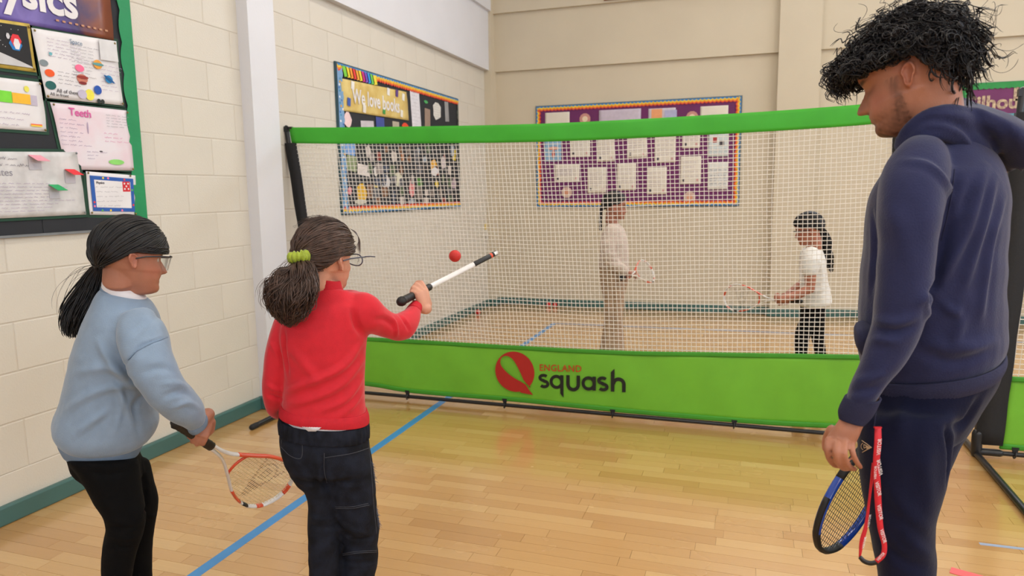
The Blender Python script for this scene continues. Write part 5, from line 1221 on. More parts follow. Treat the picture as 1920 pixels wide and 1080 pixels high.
fwd = nrm(fr(0, 1, 0)-fr(0, 0, 0))
lum = head_lump(fr, H, 0.85, 0.95, 1.4, 1.0)
lum.append(tube([fr(0, -0.10, 0.40), fr(0, -0.11, 0.15), at(233, 537, DB), at(225, 566, DB)], np.array([0.22, 0.205, 0.21, 0.26])*H, 20))
lum += [loft(torso, 0.82), loft(arm, 0.76), loft(arm2, 0.76), loft(waist, 0.82), loft(legn, 0.78), loft(legf, 0.78)]
gp = butt+hdir*0.115                                           # where the fist sits on the grip
hback = nrm(np.cross(hdir, gp-wr)); hback = hback if hback @ cF < 0 else -hback
wrist = at(372, 799, 1.995)
bk = nrm(at(400, 770, 1.97)-at(380, 815, 2.03)); bk = nrm(-cF*0.75+cR*0.45+cU*0.35); al = nrm(np.cross(bk, hdir)); al = al if al @ cU < 0 else -al
sd = 1 if np.cross(al, bk) @ hdir > 0 else -1
kn = gp-al*0.48*0.15+bk*0.024
lum += hand_lump(kn-al*0.0, al, bk, 0.150, sd, (62, 78, 50), 1.0, 1.0) if False else hand_lump(gp+bk*0.026-al*0.072, al, bk, 0.150, sd, (58, 80, 55), 1.0, 1.0)
lum.append(tube([at(352, 785, 2.0), at(366, 796, 2.005), gp+bk*0.024-al*0.066], [0.026, 0.024, 0.022], 12))
lum += hand_lump(at(252, 778, 2.28), -RH-0.2*ZUP, -FH, 0.15, 1)
for L_ in (legn, legf): a = L_[-1][0]; lum.append(tube([a+ZUP*0.05, np.array([a[0], a[1], 0.05]), np.array([a[0], a[1], 0.045])+fwd*[1, 1, 0]*0.13], [0.034, 0.034, 0.026], 12))
base = np.array([(legn[-1][0][0]+legf[-1][0][0])/2, (legn[-1][0][1]+legf[-1][0][1])/2, 0.0])
pb = person(skin_mesh(lum, 0.0034, (168, 112, 88), inv, H), base, 'girl in pale blue sweatshirt and black trousers holding a racket low at left')
eyes(fr, H, pb)
ff = [([(185, 640), (215, 690), (262, 735)], 0.016, 0.0149), ([(140, 700), (200, 690), (250, 705)], 0.018, 0.0081), ([(120, 770), (180, 735), (255, 720)], 0.016, 0.0081), ([(140, 815), (180, 785), (200, 770)], 0.014, 0.0081), ([(205, 700), (240, 770), (255, 800)], 0.012, 0.0081), ([(215, 820), (228, 760), (225, 700)], 0.010, 0.0041), ([(265, 740), (250, 770), (262, 815)], 0.014, -0.0095),
      ([(262, 700), (300, 690), (330, 700)], 0.014, -0.0054), ([(305, 745), (335, 735), (362, 742)], 0.013, -0.0081), ([(325, 765), (350, 755), (375, 765)], 0.011, 0.0068), ([(300, 720), (330, 718), (352, 725)], 0.010, 0.0054), ([(230, 690), (262, 650), (312, 633)], 0.006, -0.0068), ([(240, 640), (285, 600), (300, 590)], 0.016, -0.0054)]
sw = cloth('sweatshirt', [loft(torso), loft(arm), loft(arm2)], 0.0062, BLUEF, pb, ff, 0.0018, 20, 1)
V, F = loft(torso)
band('hem_band', [((109, 815), (270, 806), DB, 0.130), ((109, 832), (267, 824), DB, 0.133), ((116, 850), (261, 841), DB, 0.127)], BLUER, sw, 130, 0.0006, 0.004, 260)
band('cuff', [((346, 801), (386, 778), 2.01, 0.033), ((352, 807), (388, 784), 2.015, 0.031), ((359, 813), (389, 791), 2.02, 0.028)], BLUER, sw, 60, 0.0005, 0.003, 120)
seam(sw, [(240, 674), (254, 661), (280, 646), (314, 632)], 0.0022, BLUER, 'shoulder_seam')
band('collar', [((188, 545), (274, 562), DB, 0.068), ((190, 539), (272, 557), DB, 0.066), ((194, 533), (270, 553), DB, 0.060)], BLUER, sw, 80, 0.0005, 0.003, 160)
band('shirt_collar', [((190, 543), (274, 562), DB, 0.068), ((193, 528), (273, 556), DB, 0.066), ((198, 514), (269, 550), DB, 0.058)], WHITEC, pb, 0, 0, 0.005, 90)
ft = [([(195, 985), (230, 992), (266, 988)], 0.010, -0.006), ([(198, 1003), (235, 1010), (262, 1006)], 0.010, 0.005), ([(205, 1020), (235, 1028), (256, 1026)], 0.009, -0.005), ([(150, 880), (200, 890), (255, 880)], 0.014, -0.005), ([(265, 860), (272, 920), (272, 970)], 0.010, -0.008), ([(275, 965), (290, 968), (297, 960)], 0.008, 0.005)]
tr = cloth('trousers', [loft(waist), loft(legn), loft(legf)], 0.007, BLKT, pb, ft, 0.0012, 30, 2)
for L_ in (legn, legf): shoe('shoe', L_[-1][0], fwd*[1, 1, 0], 0.23, SHOEB, pb, SOLEW)
AX, CE = (0.365, 0.465, 0.450), (0, -0.012, 0.585)
hline = lambda y: 0.555-0.72*np.clip(-y-0.04, 0, 0.7)+0.10*np.clip(y-0.18, 0, 1)
hairline = lambda A: A[:, 2] > hline(A[:, 1])
tie = tuple(inv(at(190, 497, fr(0, -0.44, 0.36) @ FH)[None])[0])
hc = hair_cap(fr, AX, CE, hairline, HBLK, pb, 0.006, 'hair')
hair_obj('combed_strands', combed(fr, AX, CE, hairline, tie, 1100, 0.0016, 3, line=hline), 0.0020, HBLK, hc)
tp = fr(*tie)
T0 = ((188, 500, 2.06, 9, 0.016), (180, 520, 2.07, 16, 0.024), (168, 550, 2.07, 25, 0.034), (150, 585, 2.06, 31, 0.04), (140, 615, 2.05, 27, 0.038), (138, 634, 2.04, 14, 0.02))
hair_obj('ponytail', tail(T0, 620, 5, 0.005, (3, 7), 24, 0.55), 0.0018, HBLK, hc)
hair_obj('flyaway_hair', tail(((187, 500, 2.06, 10, 0.02), (165, 530, 2.07, 34, 0.03), (140, 570, 2.07, 42, 0.04), (128, 610, 2.05, 30, 0.04)), 36, 6, 0.010, (3, 7), 24, 0.5), 0.0004, HBLK, hc)
c_ = at(187, 498, 2.055); b = MB(); b.tube(ring_tube(c_, nrm(cU*0.9+cR*0.3), cF, 0.016, 0.018, 0.004), 0.0048, 8); b.build('hair_tie', mat('black_hair_tie', (28, 22, 24), 0.7), pb, True)
GLD = mat('black_glasses_frame', (24, 22, 30), 0.25, spec=0.6); GLL = mat('clear_lens', (225, 235, 230), 0.03, trans=0.9, alpha=0.35, spec=0.6)
gl = MB()
for s in (-1, 1): gl.tube([fr(s*0.375, -0.02, 0.46), fr(s*0.375, 0.10, 0.495), fr(s*0.365, 0.28, 0.515), fr(s*0.31, 0.42, 0.525)], 0.0022, 8)
gl.tube([fr(x, 0.50-0.85*x*x, 0.53) for x in np.linspace(-0.31, 0.31, 14)], 0.0032, 8); g1 = gl.build('safety_glasses', GLD, pb, True)
for s in (-1, 1):
    V = []; n, m = 10, 6
    for o_ in (0, 0.006):
        for j in range(m+1):
            for i in range(n+1):
                x = s*(0.02+0.29*i/n); z = 0.53-0.19*j/m*(1-0.25*(i/n)**3); V.append(fr(x, 0.50-0.85*x*x+o_-0.03*j/m, z))
    K = (n+1)*(m+1); W = n+1; F = []
    for j in range(m):
        for i in range(n): q = j*W+i; F.append((q, q+1, q+W+1, q+W)); F.append((K+q, K+q+W, K+q+W+1, K+q+1))
    b = MB(); b.add(V, F); b.build('lens', GLL, g1, True)
racket(butt, tip, at(513, 858, 2.38)-at(457, 941, 2.38), (RW, RO, (214, 196, 150), RK), 'white and orange squash racket held low by the girl in blue', True)

# ------------------------------------------------------------------ girl in the red jumper
REDJ = mat('red_knit', (206, 24, 42), 0.8, 0.05, 40, 0.25, 420, sheen=0.25); REDR = mat('red_rib', (198, 20, 38), 0.8, 0.06, 60, 0.3, 500)
JEAN = mat('dark_denim', (30, 34, 46), 0.85, 0.22, 26, 0.35, 380, col2=(17, 18, 24), spec=0.2); JSTI = mat('denim_stitch', (62, 64, 72), 0.8, 0.2, 90); FRAY = mat('denim_fray', (92, 98, 116), 0.9, 0.3, 90)
DR = 2.12
rt = [((588, 545), (644, 548), DR, 0.050), ((572, 556), (668, 549), DR, 0.065), ((536, 582), (688, 560), DR, 0.090), ((521, 622), (692, 600), DR, 0.105), ((527, 662), (688, 645), DR, 0.105), ((532, 700), (684, 697), DR, 0.105), ((530, 740), (685, 745), DR, 0.105), ((527, 768), (688, 775), DR, 0.108), ((524, 775), (691, 785), DR, 0.111)]
ra_l = [((515, 597), (560, 600), 2.11, 0.05), ((499, 645), (532, 652), 2.10, 0.048), ((493, 695), (535, 692), 2.10, 0.046), ((491, 730), (533, 738), 2.11, 0.045), ((502, 757), (532, 763), 2.16, 0.042), ((520, 770), (548, 760), 2.24, 0.036), ((548, 765), (570, 750), 2.32, 0.03)]
ra_r = [((668, 548), (668, 622), 2.12, 0.055), ((690, 549), (686, 624), 2.13, 0.052), ((710, 565), (702, 628), 2.16, 0.048), ((729, 582), (722, 634), 2.19, 0.044), ((743, 588), (744, 639), 2.22, 0.042), ((751, 585), (766, 632), 2.25, 0.038), ((760, 580), (781, 608), 2.29, 0.032), ((771, 570), (788, 581), 2.34, 0.026)]
rw = [((525, 780), (689, 786), DR, 0.108), ((524, 815), (692, 820), DR, 0.116), ((525, 845), (695, 842), DR, 0.122), ((535, 878), (701, 872), DR, 0.118)]
rl_l = [((532, 870), (620, 880), 2.10, 0.085), ((553, 907), (624, 908), 2.10, 0.080), ((572, 925), (628, 928), 2.10, 0.074), ((577, 952), (632, 952), 2.10, 0.070), ((576, 972), (634, 975), 2.10, 0.068), ((577, 1013), (635, 1015), 2.09, 0.064), ((580, 1080), (635, 1080), 2.08, 0.060)]
rl_r = [((606, 870), (700, 868), 2.13, 0.088), ((612, 905), (704, 905), 2.13, 0.084), ((618, 935), (705, 935), 2.13, 0.078), ((628, 965), (708, 965), 2.13, 0.074), ((636, 990), (712, 988), 2.14, 0.072), ((642, 1020), (709, 1020), 2.14, 0.066), ((641, 1043), (710, 1043), 2.14, 0.064), ((637, 1080), (702, 1080), 2.14, 0.062)]
rl_l += leg_down(rl_l[-1], 0.045, 0.045); rl_r += leg_down(rl_r[-1], 0.045, 0.045)
H = 0.210; fr, inv = head_frame((640, 495), 2.085, H, 62, 4, 1, -3)
fwd = nrm((fr(0, 1, 0)-fr(0, 0, 0))*[1, 1, 0])
butt = at(751, 566, 2.27); tip = tip_for(butt, 911, 484, 2.3, 0.685); hdir = nrm(tip-butt)
lum = head_lump(fr, H, 0.85, 0.95, 1.4, 0.0)
lum.append(tube([fr(0, -0.10, 0.38), fr(0, -0.12, 0.12), at(615, 545, DR), at(612, 575, DR)], np.array([0.23, 0.21, 0.215, 0.27])*H, 20))
lum += [loft(rt, 0.82), loft(ra_l, 0.76), loft(ra_r, 0.76), loft(rw, 0.82), loft(rl_l, 0.78), loft(rl_r, 0.78)]
gp = butt+hdir*0.105
bk = nrm(-cF*0.62+cR*0.75+cU*0.1); al = nrm(np.cross(bk, hdir)); al = al if al @ cU > 0 else -al
sd = 1 if np.cross(al, bk) @ hdir > 0 else -1
wrp = gp+bk*0.026-al*0.068
lum += hand_lump(wrp, al, bk, 0.155, sd, (52, 78, 45), 0.75, 3.0, [(30, 55, 40), (48, 78, 45), (56, 80, 50), (62, 82, 50)])
lum.append(tube([at(772, 588, 2.32), at(779, 574, 2.345), wrp+al*0.012], [0.024, 0.022, 0.020], 12))
lum += hand_lump(at(565, 752, 2.34), RH+0.3*FH, -FH, 0.145, -1)
for L_ in (rl_l, rl_r): a = L_[-1][0]; lum.append(tube([a+ZUP*0.05, np.array([a[0], a[1], 0.05]), np.array([a[0], a[1], 0.045])+fwd*0.13], [0.034, 0.034, 0.026], 12))
base = np.array([(rl_l[-1][0][0]+rl_r[-1][0][0])/2, (rl_l[-1][0][1]+rl_r[-1][0][1])/2, 0.0])
pr = person(skin_mesh(lum, 0.0034, (206, 150, 124), inv, H), base, 'girl in a red jumper and dark jeans seen from behind, racket raised')
eyes(fr, H, pr)
ff = [([(680, 640), (640, 690), (560, 725), (535, 735)], 0.015, 0.0112), ([(684, 672), (640, 722), (580, 750), (540, 757)], 0.014, 0.0096), ([(686, 700), (650, 748), (600, 772)], 0.013, 0.0080), ([(684, 730), (660, 762), (630, 785)], 0.012, 0.0064), ([(532, 620), (534, 660), (540, 700)], 0.012, -0.0128), ([(540, 650), (575, 690), (600, 730)], 0.020, 0.0064), ([(660, 575), (668, 610), (682, 630)], 0.014, -0.0112),
      ([(700, 600), (722, 600), (742, 615)], 0.012, -0.0080), ([(735, 595), (742, 610), (745, 632)], 0.008, 0.0080), ([(748, 590), (758, 602), (768, 620)], 0.007, -0.0080), ([(500, 720), (512, 728), (530, 735)], 0.009, 0.0080), ([(500, 740), (515, 745), (530, 750)], 0.008, -0.0080), ([(505, 640), (518, 660), (525, 690)], 0.01, 0.0064)]
ju = cloth('jumper', [loft(rt), loft(ra_l), loft(ra_r)], 0.0060, REDJ, pr, ff, 0.0014, 24, 11)
band('hem_band', [((527, 760), (688, 767), DR, 0.1085), ((525, 769), (690, 777), DR, 0.112), ((523, 778), (692, 788), DR, 0.114)], REDR, ju, 120, 0.0007, 0.004, 240)
band('turtleneck', [((585, 556), (650, 553), DR, 0.056), ((592, 538), (641, 541), DR, 0.051), ((593, 520), (638, 526), DR, 0.050)], REDR, ju, 70, 0.0006, 0.004, 140)
band('cuff', [((762, 578), (784, 594), 2.31, 0.030), ((768, 572), (787, 585), 2.335, 0.028), ((772, 568), (789, 579), 2.35, 0.026)], REDR, ju, 50, 0.0005, 0.003, 100)
band('undershirt', [((531, 772), (684, 778), DR, 0.104), ((531, 780), (683, 784), DR, 0.108), ((532, 787), (682, 788), DR, 0.1105)], WHITEC, pr, 0, 0, 0.004, 90)
b = MB(); V = [at(566, 800, DR-0.118), at(602, 802, DR-0.118), at(592, 809, DR-0.122), at(578, 809, DR-0.122)]; V2 = [v+FH*0.004 for v in V]
b.add(V+V2, [(0, 1, 2, 3), (7, 6, 5, 4), (0, 4, 5, 1), (1, 5, 6, 2), (2, 6, 7, 3), (3, 7, 4, 0)]); b.build('shirt_tail', WHITEC, pr, True)
ft = [([(560, 860), (590, 900), (610, 912)], 0.014, -0.006), ([(608, 890), (650, 912), (690, 905)], 0.012, 0.005), ([(608, 860), (606, 885), (612, 920)], 0.010, -0.010), ([(640, 945), (670, 950), (702, 943)], 0.008, 0.004), ([(632, 965), (650, 990), (690, 1000)], 0.012, 0.007), ([(645, 1000), (670, 1012), (705, 1005)], 0.010, -0.006), ([(642, 1032), (670, 1036), (708, 1030)], 0.010, 0.006), ([(640, 1050), (672, 1056), (706, 1050)], 0.009, -0.006), ([(580, 965), (600, 975), (632, 970)], 0.010, 0.005), ([(578, 985), (605, 990), (634, 985)], 0.010, -0.005), ([(545, 895), (575, 910), (605, 905)], 0.010, 0.005)]
je = cloth('jeans', [loft(rw), loft(rl_l), loft(rl_r)], 0.0068, JEAN, pr, ft, 0.0016, 30, 12)
band('waistband', [((524, 783), (690, 789), DR, 0.114), ((523, 795), (691, 801), DR, 0.118), ((523, 810), (692, 816), DR, 0.120)], JEAN, je, 34, 0.0022, 0.004, 200)
for pts in ([(527, 838), (545, 855), (565, 858), (567, 825)], [(527, 838), (528, 825)], [(610, 858), (660, 850), (697, 838)], [(629, 950), (660, 950), (690, 944)], [(630, 953), (660, 953), (692, 947)], [(643, 1038), (670, 1034), (706, 1032)], [(643, 1041), (670, 1037), (706, 1035)], [(608, 850), (608, 880), (613, 905)], [(690, 822), (696, 880), (700, 940), (706, 1000)]): seam(je, pts, 0.0011, JSTI, 'stitching')
g = np.random.default_rng(4); P = []
for (x0, y0, x1, y1, n_) in ((698, 866, 704, 905, 26), (706, 950, 711, 988, 30)):
    for i in range(n_):
        t = i/n_; a = at(x0+(x1-x0)*t-2, y0+(y1-y0)*t, 2.115); d = RH*g.uniform(0.006, 0.014)+ZUP*g.uniform(-0.012, 0.004)-FH*g.uniform(-0.006, 0.01); P.append([a+d*s+ZUP*-0.004*s*s for s in np.linspace(0, 1, 9)])
hair_obj('frayed_threads', np.array(P), 0.0005, FRAY, je)
for L_ in (rl_l, rl_r): shoe('shoe', L_[-1][0], fwd, 0.23, SHOEW, pr, SOLEW)
AXR, CER = (0.375, 0.475, 0.455), (0, -0.012, 0.585)
hl2 = lambda y: 0.545-0.92*np.clip(-y-0.04, 0, 0.7)+0.30*np.clip(y-0.2, 0, 1); hk2 = lambda A: A[:, 2] > hl2(A[:, 1])
hc = hair_cap(fr, AXR, CER, hk2, HBRN, pr, 0.012, 'hair')
tie = (-0.10, -0.52, 0.48); hair_obj('combed_strands', combed(fr, AXR, CER, hk2, tie, 1000, 0.0018, 13, 0.016, line=hl2), 0.0019, HBRN, hc)
hair_obj('front_wisps', np.array([[at(*p) for p in spline(np.array([(655+k*1.5, 428+k, 2.12), (668+k, 436+k*2, 2.13), (672+k*0.6, 452+k*2, 2.13), (667+k*1.4, 462+k*3, 2.12)]), 20)] for k in np.linspace(0, 6, 14)]), 0.0005, HBRN, hc)
hair_obj('ponytail', tail(((563, 488, 2.02, 12, 0.02), (562, 505, 2.00, 30, 0.035), (553, 530, 1.98, 44, 0.045), (543, 556, 1.97, 46, 0.048), (536, 580, 1.97, 38, 0.042), (532, 600, 1.98, 24, 0.03), (530, 608, 1.99, 12, 0.015)), 1000, 15, 0.010, (10, 18), 32, 0.35, 1.0), 0.0012, HBRN, hc, 3)
hair_obj('flyaway_hair', tail(((560, 495, 2.02, 22, 0.03), (530, 535, 2.0, 34, 0.04), (512, 560, 1.99, 30, 0.04), (520, 595, 1.99, 26, 0.03)), 50, 16, 0.010, (8, 15), 30, 0.5), 0.00045, HBRN, hc)
hair_obj('crown_flyaways', np.array([[fr(*(np.array(CER)+np.array(AXR)*(nrm([math.sin(t)*0.5, g.normal()*0.5, 1])*(1.02+0.10*math.sin(s*3.1)+0.02*g.random())+np.array([0.1*s*math.cos(t*3), -0.35*s, 0.0])))) for s in np.linspace(0, 1, 12)] for t in np.linspace(0, 6.28, 22)]), 0.0003, HBRN, hc)
c_ = at(560, 482, 2.015); SCR = mat('lime_green_scrunchie', (150, 168, 40), 0.6, 0.2, 60, 0.4, 300, sheen=0.3); a1 = nrm(cR*0.95+cU*0.15); a2 = nrm(cF)
V = []; n, k = 60, 14; ax_ = nrm(np.cross(a1, a2)); ax_ = ax_ if ax_ @ cU > 0 else -ax_
for i in range(n):
    t = i/n*2*math.pi; rc = a1*0.021*math.cos(t)+a2*0.019*math.sin(t); rd_ = nrm(rc); rr = 0.0125*(1+0.22*math.sin(t*13)+0.1*math.sin(t*7+1))
    for j in range(k): q = j/k*2*math.pi; V.append(c_+rc+rd_*rr*0.8*math.cos(q)+ax_*rr*1.15*math.sin(q))
b = MB(); b.add(V, [(i*k+j, i*k+(j+1) % k, ((i+1) % n)*k+(j+1) % k, ((i+1) % n)*k+j) for i in range(n) for j in range(k)]); b.build('scrunchie', SCR, pr, True)
gl = MB()
for s in (-1, 1): gl.tube([fr(s*0.375, -0.03, 0.47), fr(s*0.372, 0.12, 0.495), fr(s*0.36, 0.36, 0.51), fr(s*0.345, 0.47, 0.51)], 0.0022, 8)
for s in (-1, 1): gl.tube([fr(s*(0.19+0.15*math.cos(t)), 0.475-0.05*abs(math.cos(t)), 0.455+0.085*math.sin(t)) for t in np.linspace(0, 6.283, 26)], 0.0019, 8)
gl.tube([fr(-0.05, 0.475, 0.47), fr(0, 0.49, 0.48), fr(0.05, 0.475, 0.47)], 0.0018, 8)
gl.tube([fr(0.345, 0.46, 0.515), fr(0.40, 0.52, 0.525), fr(0.44, 0.58, 0.52)], 0.0018, 8)
g2 = gl.build('spectacles', mat('blue_grey_spectacle_frame', (70, 74, 92), 0.3, spec=0.6), pr, True)
for s in (-1, 1):
    ring = [fr(s*(0.19+0.145*math.cos(t)), 0.475-0.05*abs(math.cos(t)), 0.455+0.08*math.sin(t)) for t in np.linspace(0, 6.283, 21)[:-1]]; b = MB(); b.add(ring+[fr(s*0.19, 0.485, 0.455)], [(i, (i+1) % 20, 20) for i in range(20)]); b.build('lens', GLL, g2, True)
racket(butt, tip, cF*0.06+cU*0.0+cR*0.0+np.cross(hdir, nrm(np.cross(hdir, cF)))*0+nrm(np.cross(hdir, nrm(np.cross(hdir, (butt+tip)/2-C0)))), (RW, RO, (214, 206, 190), RK), 'white and orange racket raised edge-on by the girl in red', edge=True)

# ------------------------------------------------------------------ man in the navy hoodie
NAVY = mat('navy_fleece', (43, 46, 78), 0.9, 0.05, 30, 0.25, 300, sheen=0.2, spec=0.2); NAVR = mat('navy_rib', (36, 38, 68), 0.9, 0.06, 40, 0.3, 360); NAVT = mat('navy_jogger', (18, 21, 46), 0.9, 0.08, 30, 0.2, 300, sheen=0.08, spec=0.2)
DM = 1.40
mt = [((1700, 262), (1812, 225), DM, 0.085), ((1676, 288), (1850, 265), DM, 0.130), ((1652, 328), (1884, 312), DM, 0.175), ((1628, 382), (1898, 375), DM, 0.190), ((1621, 450), (1893, 440), DM, 0.190), ((1612, 520), (1889, 520), DM, 0.185), ((1608, 590), (1889, 591), DM, 0.180), ((1608, 640), (1892, 636), DM, 0.178), ((1616, 685), (1886, 662), DM, 0.170)]
ma = [((1692, 294), (1762, 302), 1.35, 0.045), ((1668, 312), (1776, 325), 1.30, 0.066), ((1649, 338), (1779, 352), 1.265, 0.073), ((1643, 390), (1768, 398), 1.23, 0.072), ((1648, 468), (1754, 482), 1.22, 0.066), ((1641, 556), (1744, 572), 1.215, 0.062), ((1634, 608), (1728, 624), 1.215, 0.060), ((1613, 668), (1704, 676), 1.215, 0.056), ((1588, 728), (1668, 722), 1.22, 0.050), ((1582, 752), (1644, 754), 1.225, 0.042)]
ma2 = [((1690, 300), (1780, 310), 1.54, 0.06), ((1670, 420), (1770, 420), 1.60, 0.06), ((1660, 560), (1750, 560), 1.60, 0.055), ((1655, 680), (1730, 690), 1.58, 0.05), ((1650, 770), (1700, 770), 1.56, 0.04)]
mw = [((1616, 692), (1884, 680), DM, 0.160), ((1612, 740), (1872, 722), DM, 0.168), ((1609, 790), (1848, 765), DM, 0.165), ((1608, 825), (1815, 820), DM, 0.150)]
ml = [((1612, 770), (1800, 775), 1.31, 0.085), ((1609, 823), (1788, 825), 1.31, 0.095), ((1610, 863), (1782, 870), 1.31, 0.095), ((1615, 907), (1774, 917), 1.31, 0.092), ((1627, 975), (1757, 968), 1.31, 0.086), ((1636, 1030), (1754, 1018), 1.31, 0.080), ((1645, 1080), (1757, 1075), 1.31, 0.076)]
mr = [((1690, 745), (1868, 730), 1.48, 0.090), ((1690, 795), (1832, 792), 1.48, 0.090), ((1680, 840), (1805, 835), 1.48, 0.088), ((1675, 885), (1782, 885), 1.48, 0.084), ((1665, 930), (1763, 928), 1.48, 0.080), ((1655, 1000), (1752, 1000), 1.48, 0.074), ((1650, 1080), (1745, 1080), 1.48, 0.07)]
ml += leg_down(ml[-1], 0.05, 0.05); mr += leg_down(mr[-1], 0.05, 0.05)
H = 0.204; fr, inv = head_frame((1700, 142), 1.31, H, 140, 18, -1, -2)
fwd = nrm((fr(0, 1, 0)-fr(0, 0, 0))*[1, 1, 0])
lum = head_lump(fr, H, 1.05, 1.05, 0.6, 0.0)
lum.append(tube([fr(0, -0.12, 0.38), fr(0, -0.10, 0.10), at(1752, 240, DM), at(1768, 290, DM)], np.array([0.26, 0.24, 0.245, 0.33])*H, 22))
lum += [loft(mt, 0.84), loft(ma, 0.76), loft(ma2, 0.76), loft(mw, 0.84), loft(ml, 0.78), loft(mr, 0.78)]
# left hand: wrist, palm and five separate fingers placed along the picture's lines
dh = 1.225
lum.append(tube([at(1622, 735, dh), at(1608, 765, dh), at(1596, 792, dh), at(1590, 805, dh)], [0.024, 0.022, 0.0205, 0.021], 14))
lum.append(loft([((1574, 786), (1617, 799), dh, 0.021), ((1562, 803), (1612, 816), dh, 0.022), ((1549, 820), (1604, 832), dh, 0.019), ((1550, 831), (1600, 840), dh, 0.015)], ex=2.6))
fing = [([(1553, 824), (1551, 843), (1555, 860), (1564, 871), (1574, 874)], (1.215, 1.205, 1.215, 1.235, 1.25), (0.0062, 0.0060, 0.0058, 0.0056, 0.0048)),
        ([(1569, 829), (1567.5, 848), (1571, 866), (1580, 877), (1590, 879)], (1.205, 1.192, 1.202, 1.225, 1.245), (0.0064, 0.0061, 0.0059, 0.0057, 0.0048)),
        ([(1583.5, 832), (1583, 850), (1586.5, 867), (1595, 877), (1603, 879)], (1.203, 1.190, 1.200, 1.222, 1.240), (0.0062, 0.0060, 0.0058, 0.0056, 0.0048)),
        ([(1597, 833), (1598.5, 848), (1603, 860), (1609, 870), (1614, 876)], (1.208, 1.198, 1.200, 1.210, 1.222), (0.0060, 0.0057, 0.0054, 0.0050, 0.0042)),
        ([(1560, 806), (1552, 822), (1550, 838), (1556, 852)], (1.25, 1.265, 1.268, 1.26), (0.010, 0.0095, 0.0088, 0.0072))]
for pts, ds, rs in fing:
    P = spline(np.array([at(x, y, d) for (x, y), d in zip(pts, ds)]), 13); lum.append(tube(P, np.interp(np.linspace(0, 1, 13), np.linspace(0, 1, len(rs)), rs), 12))
butt = at(1705, 838, 1.555); tip = at(1535, 985, 1.62); tip = butt+nrm(tip-butt)*0.685
hdir = nrm(at(1548, 1000, 1.60)-at(1640, 880, 1.56))
tipw = at(1546, 1028, 1.60); butt = tipw-hdir*0.0
hand_r = at(1668, 815, 1.56)
lum += hand_lump(at(1675, 790, 1.56), -ZUP+0.15*fwd, FH, 0.18, -1, (45, 60, 40), 0.8, 1.0)
for L_ in (ml, mr): a = L_[-1][0]; lum.append(tube([a+ZUP*0.05, np.array([a[0], a[1], 0.06]), np.array([a[0], a[1], 0.05])+fwd*0.16], [0.045, 0.045, 0.034], 12))
base = np.array([(ml[-1][0][0]+mr[-1][0][0])/2, (ml[-1][0][1]+mr[-1][0][1])/2, 0.0])
pm = person(skin_mesh(lum, 0.0030, (176, 118, 92), inv, H, (28, 22, 20), (140, 84, 74), 0.75, smooth=2), base, 'man with curly black hair in a navy hoodie and joggers at the right')
eyes(fr, H, pm, 0.252)
ff = [([(1790, 330), (1775, 420), (1755, 520), (1740, 575)], 0.014, -0.012), ([(1850, 310), (1815, 430), (1770, 510), (1752, 550)], 0.013, 0.008), ([(1868, 330), (1838, 440), (1800, 560)], 0.012, 0.007), ([(1885, 370), (1860, 450), (1842, 560), (1838, 600)], 0.012, 0.006), ([(1830, 330), (1800, 400), (1770, 450)], 0.012, -0.006), ([(1780, 580), (1800, 600), (1795, 640), (1830, 650)], 0.014, 0.006), ([(1740, 640), (1800, 655), (1870, 640)], 0.016, 0.006), ([(1720, 660), (1790, 680), (1860, 655)], 0.014, -0.005),
      ([(1640, 600), (1680, 605), (1722, 590)], 0.012, 0.006), ([(1640, 618), (1680, 622), (1715, 612)], 0.010, -0.006), ([(1630, 640), (1660, 638), (1690, 645)], 0.010, 0.005), ([(1600, 715), (1635, 708), (1660, 700)], 0.010, 0.005), ([(1590, 735), (1620, 732), (1650, 725)], 0.009, -0.005), ([(1690, 300), (1740, 310), (1775, 345), (1790, 400)], 0.012, 0.006), ([(1662, 380), (1690, 430), (1700, 500)], 0.02, 0.004), ([(1720, 575), (1735, 560), (1742, 600)], 0.012, 0.006), ([(1636, 400), (1640, 470), (1634, 550)], 0.010, -0.008), ([(1760, 560), (1790, 585), (1800, 570)], 0.01, 0.005)]
ho = cloth('hoodie', [loft(mt), loft(ma), loft(ma2)], 0.0055, NAVY, pm, ff, 0.0018, 18, 21)
band('hem_band', [((1614, 684), (1886, 661), DM, 0.170), ((1618, 702), (1884, 676), DM, 0.168), ((1624, 718), (1880, 690), DM, 0.164)], NAVR, ho, 120, 0.0006, 0.005, 240)
band('cuff', [((1584, 742), (1653, 748), 1.222, 0.041), ((1575, 767), (1634, 779), 1.225, 0.034), ((1573, 784), (1620, 798), 1.225, 0.031)], NAVR, ho, 60, 0.0005, 0.004, 120)
# hood lying on the back
hd1 = [((1762, 246), (1768, 200), DM-0.01, 0.110), ((1800, 258), (1838, 197), DM+0.0, 0.130), ((1830, 288), (1890, 213), DM+0.02, 0.130), ((1858, 316), (1915, 240), DM+0.03, 0.115), ((1878, 318), (1912, 270), DM+0.03, 0.08)]
rim1 = tube(spline(np.array([at(*p) for p in ((1688, 272, 1.345), (1705, 247, 1.318), (1742, 221, 1.295), (1785, 222, 1.305), (1822, 246, 1.345))]), 16), np.interp(np.linspace(0, 1, 16), [0, 0.25, 0.5, 0.75, 1], [0.012, 0.015, 0.018, 0.026, 0.034]), 16)
rim2 = tube(spline(np.array([at(*p) for p in ((1700, 262, 1.42), (1716, 240, 1.46), (1752, 212, 1.49), (1800, 212, 1.48))]), 16), np.linspace(0.014, 0.034, 16), 16)
rim3 = tube(spline(np.array([at(*p) for p in ((1690, 282, 1.34), (1722, 258, 1.30), (1765, 248, 1.29), (1805, 262, 1.31), (1840, 292, 1.35))]), 16), np.interp(np.linspace(0, 1, 16), [0, 0.5, 1], [0.012, 0.017, 0.026]), 16)
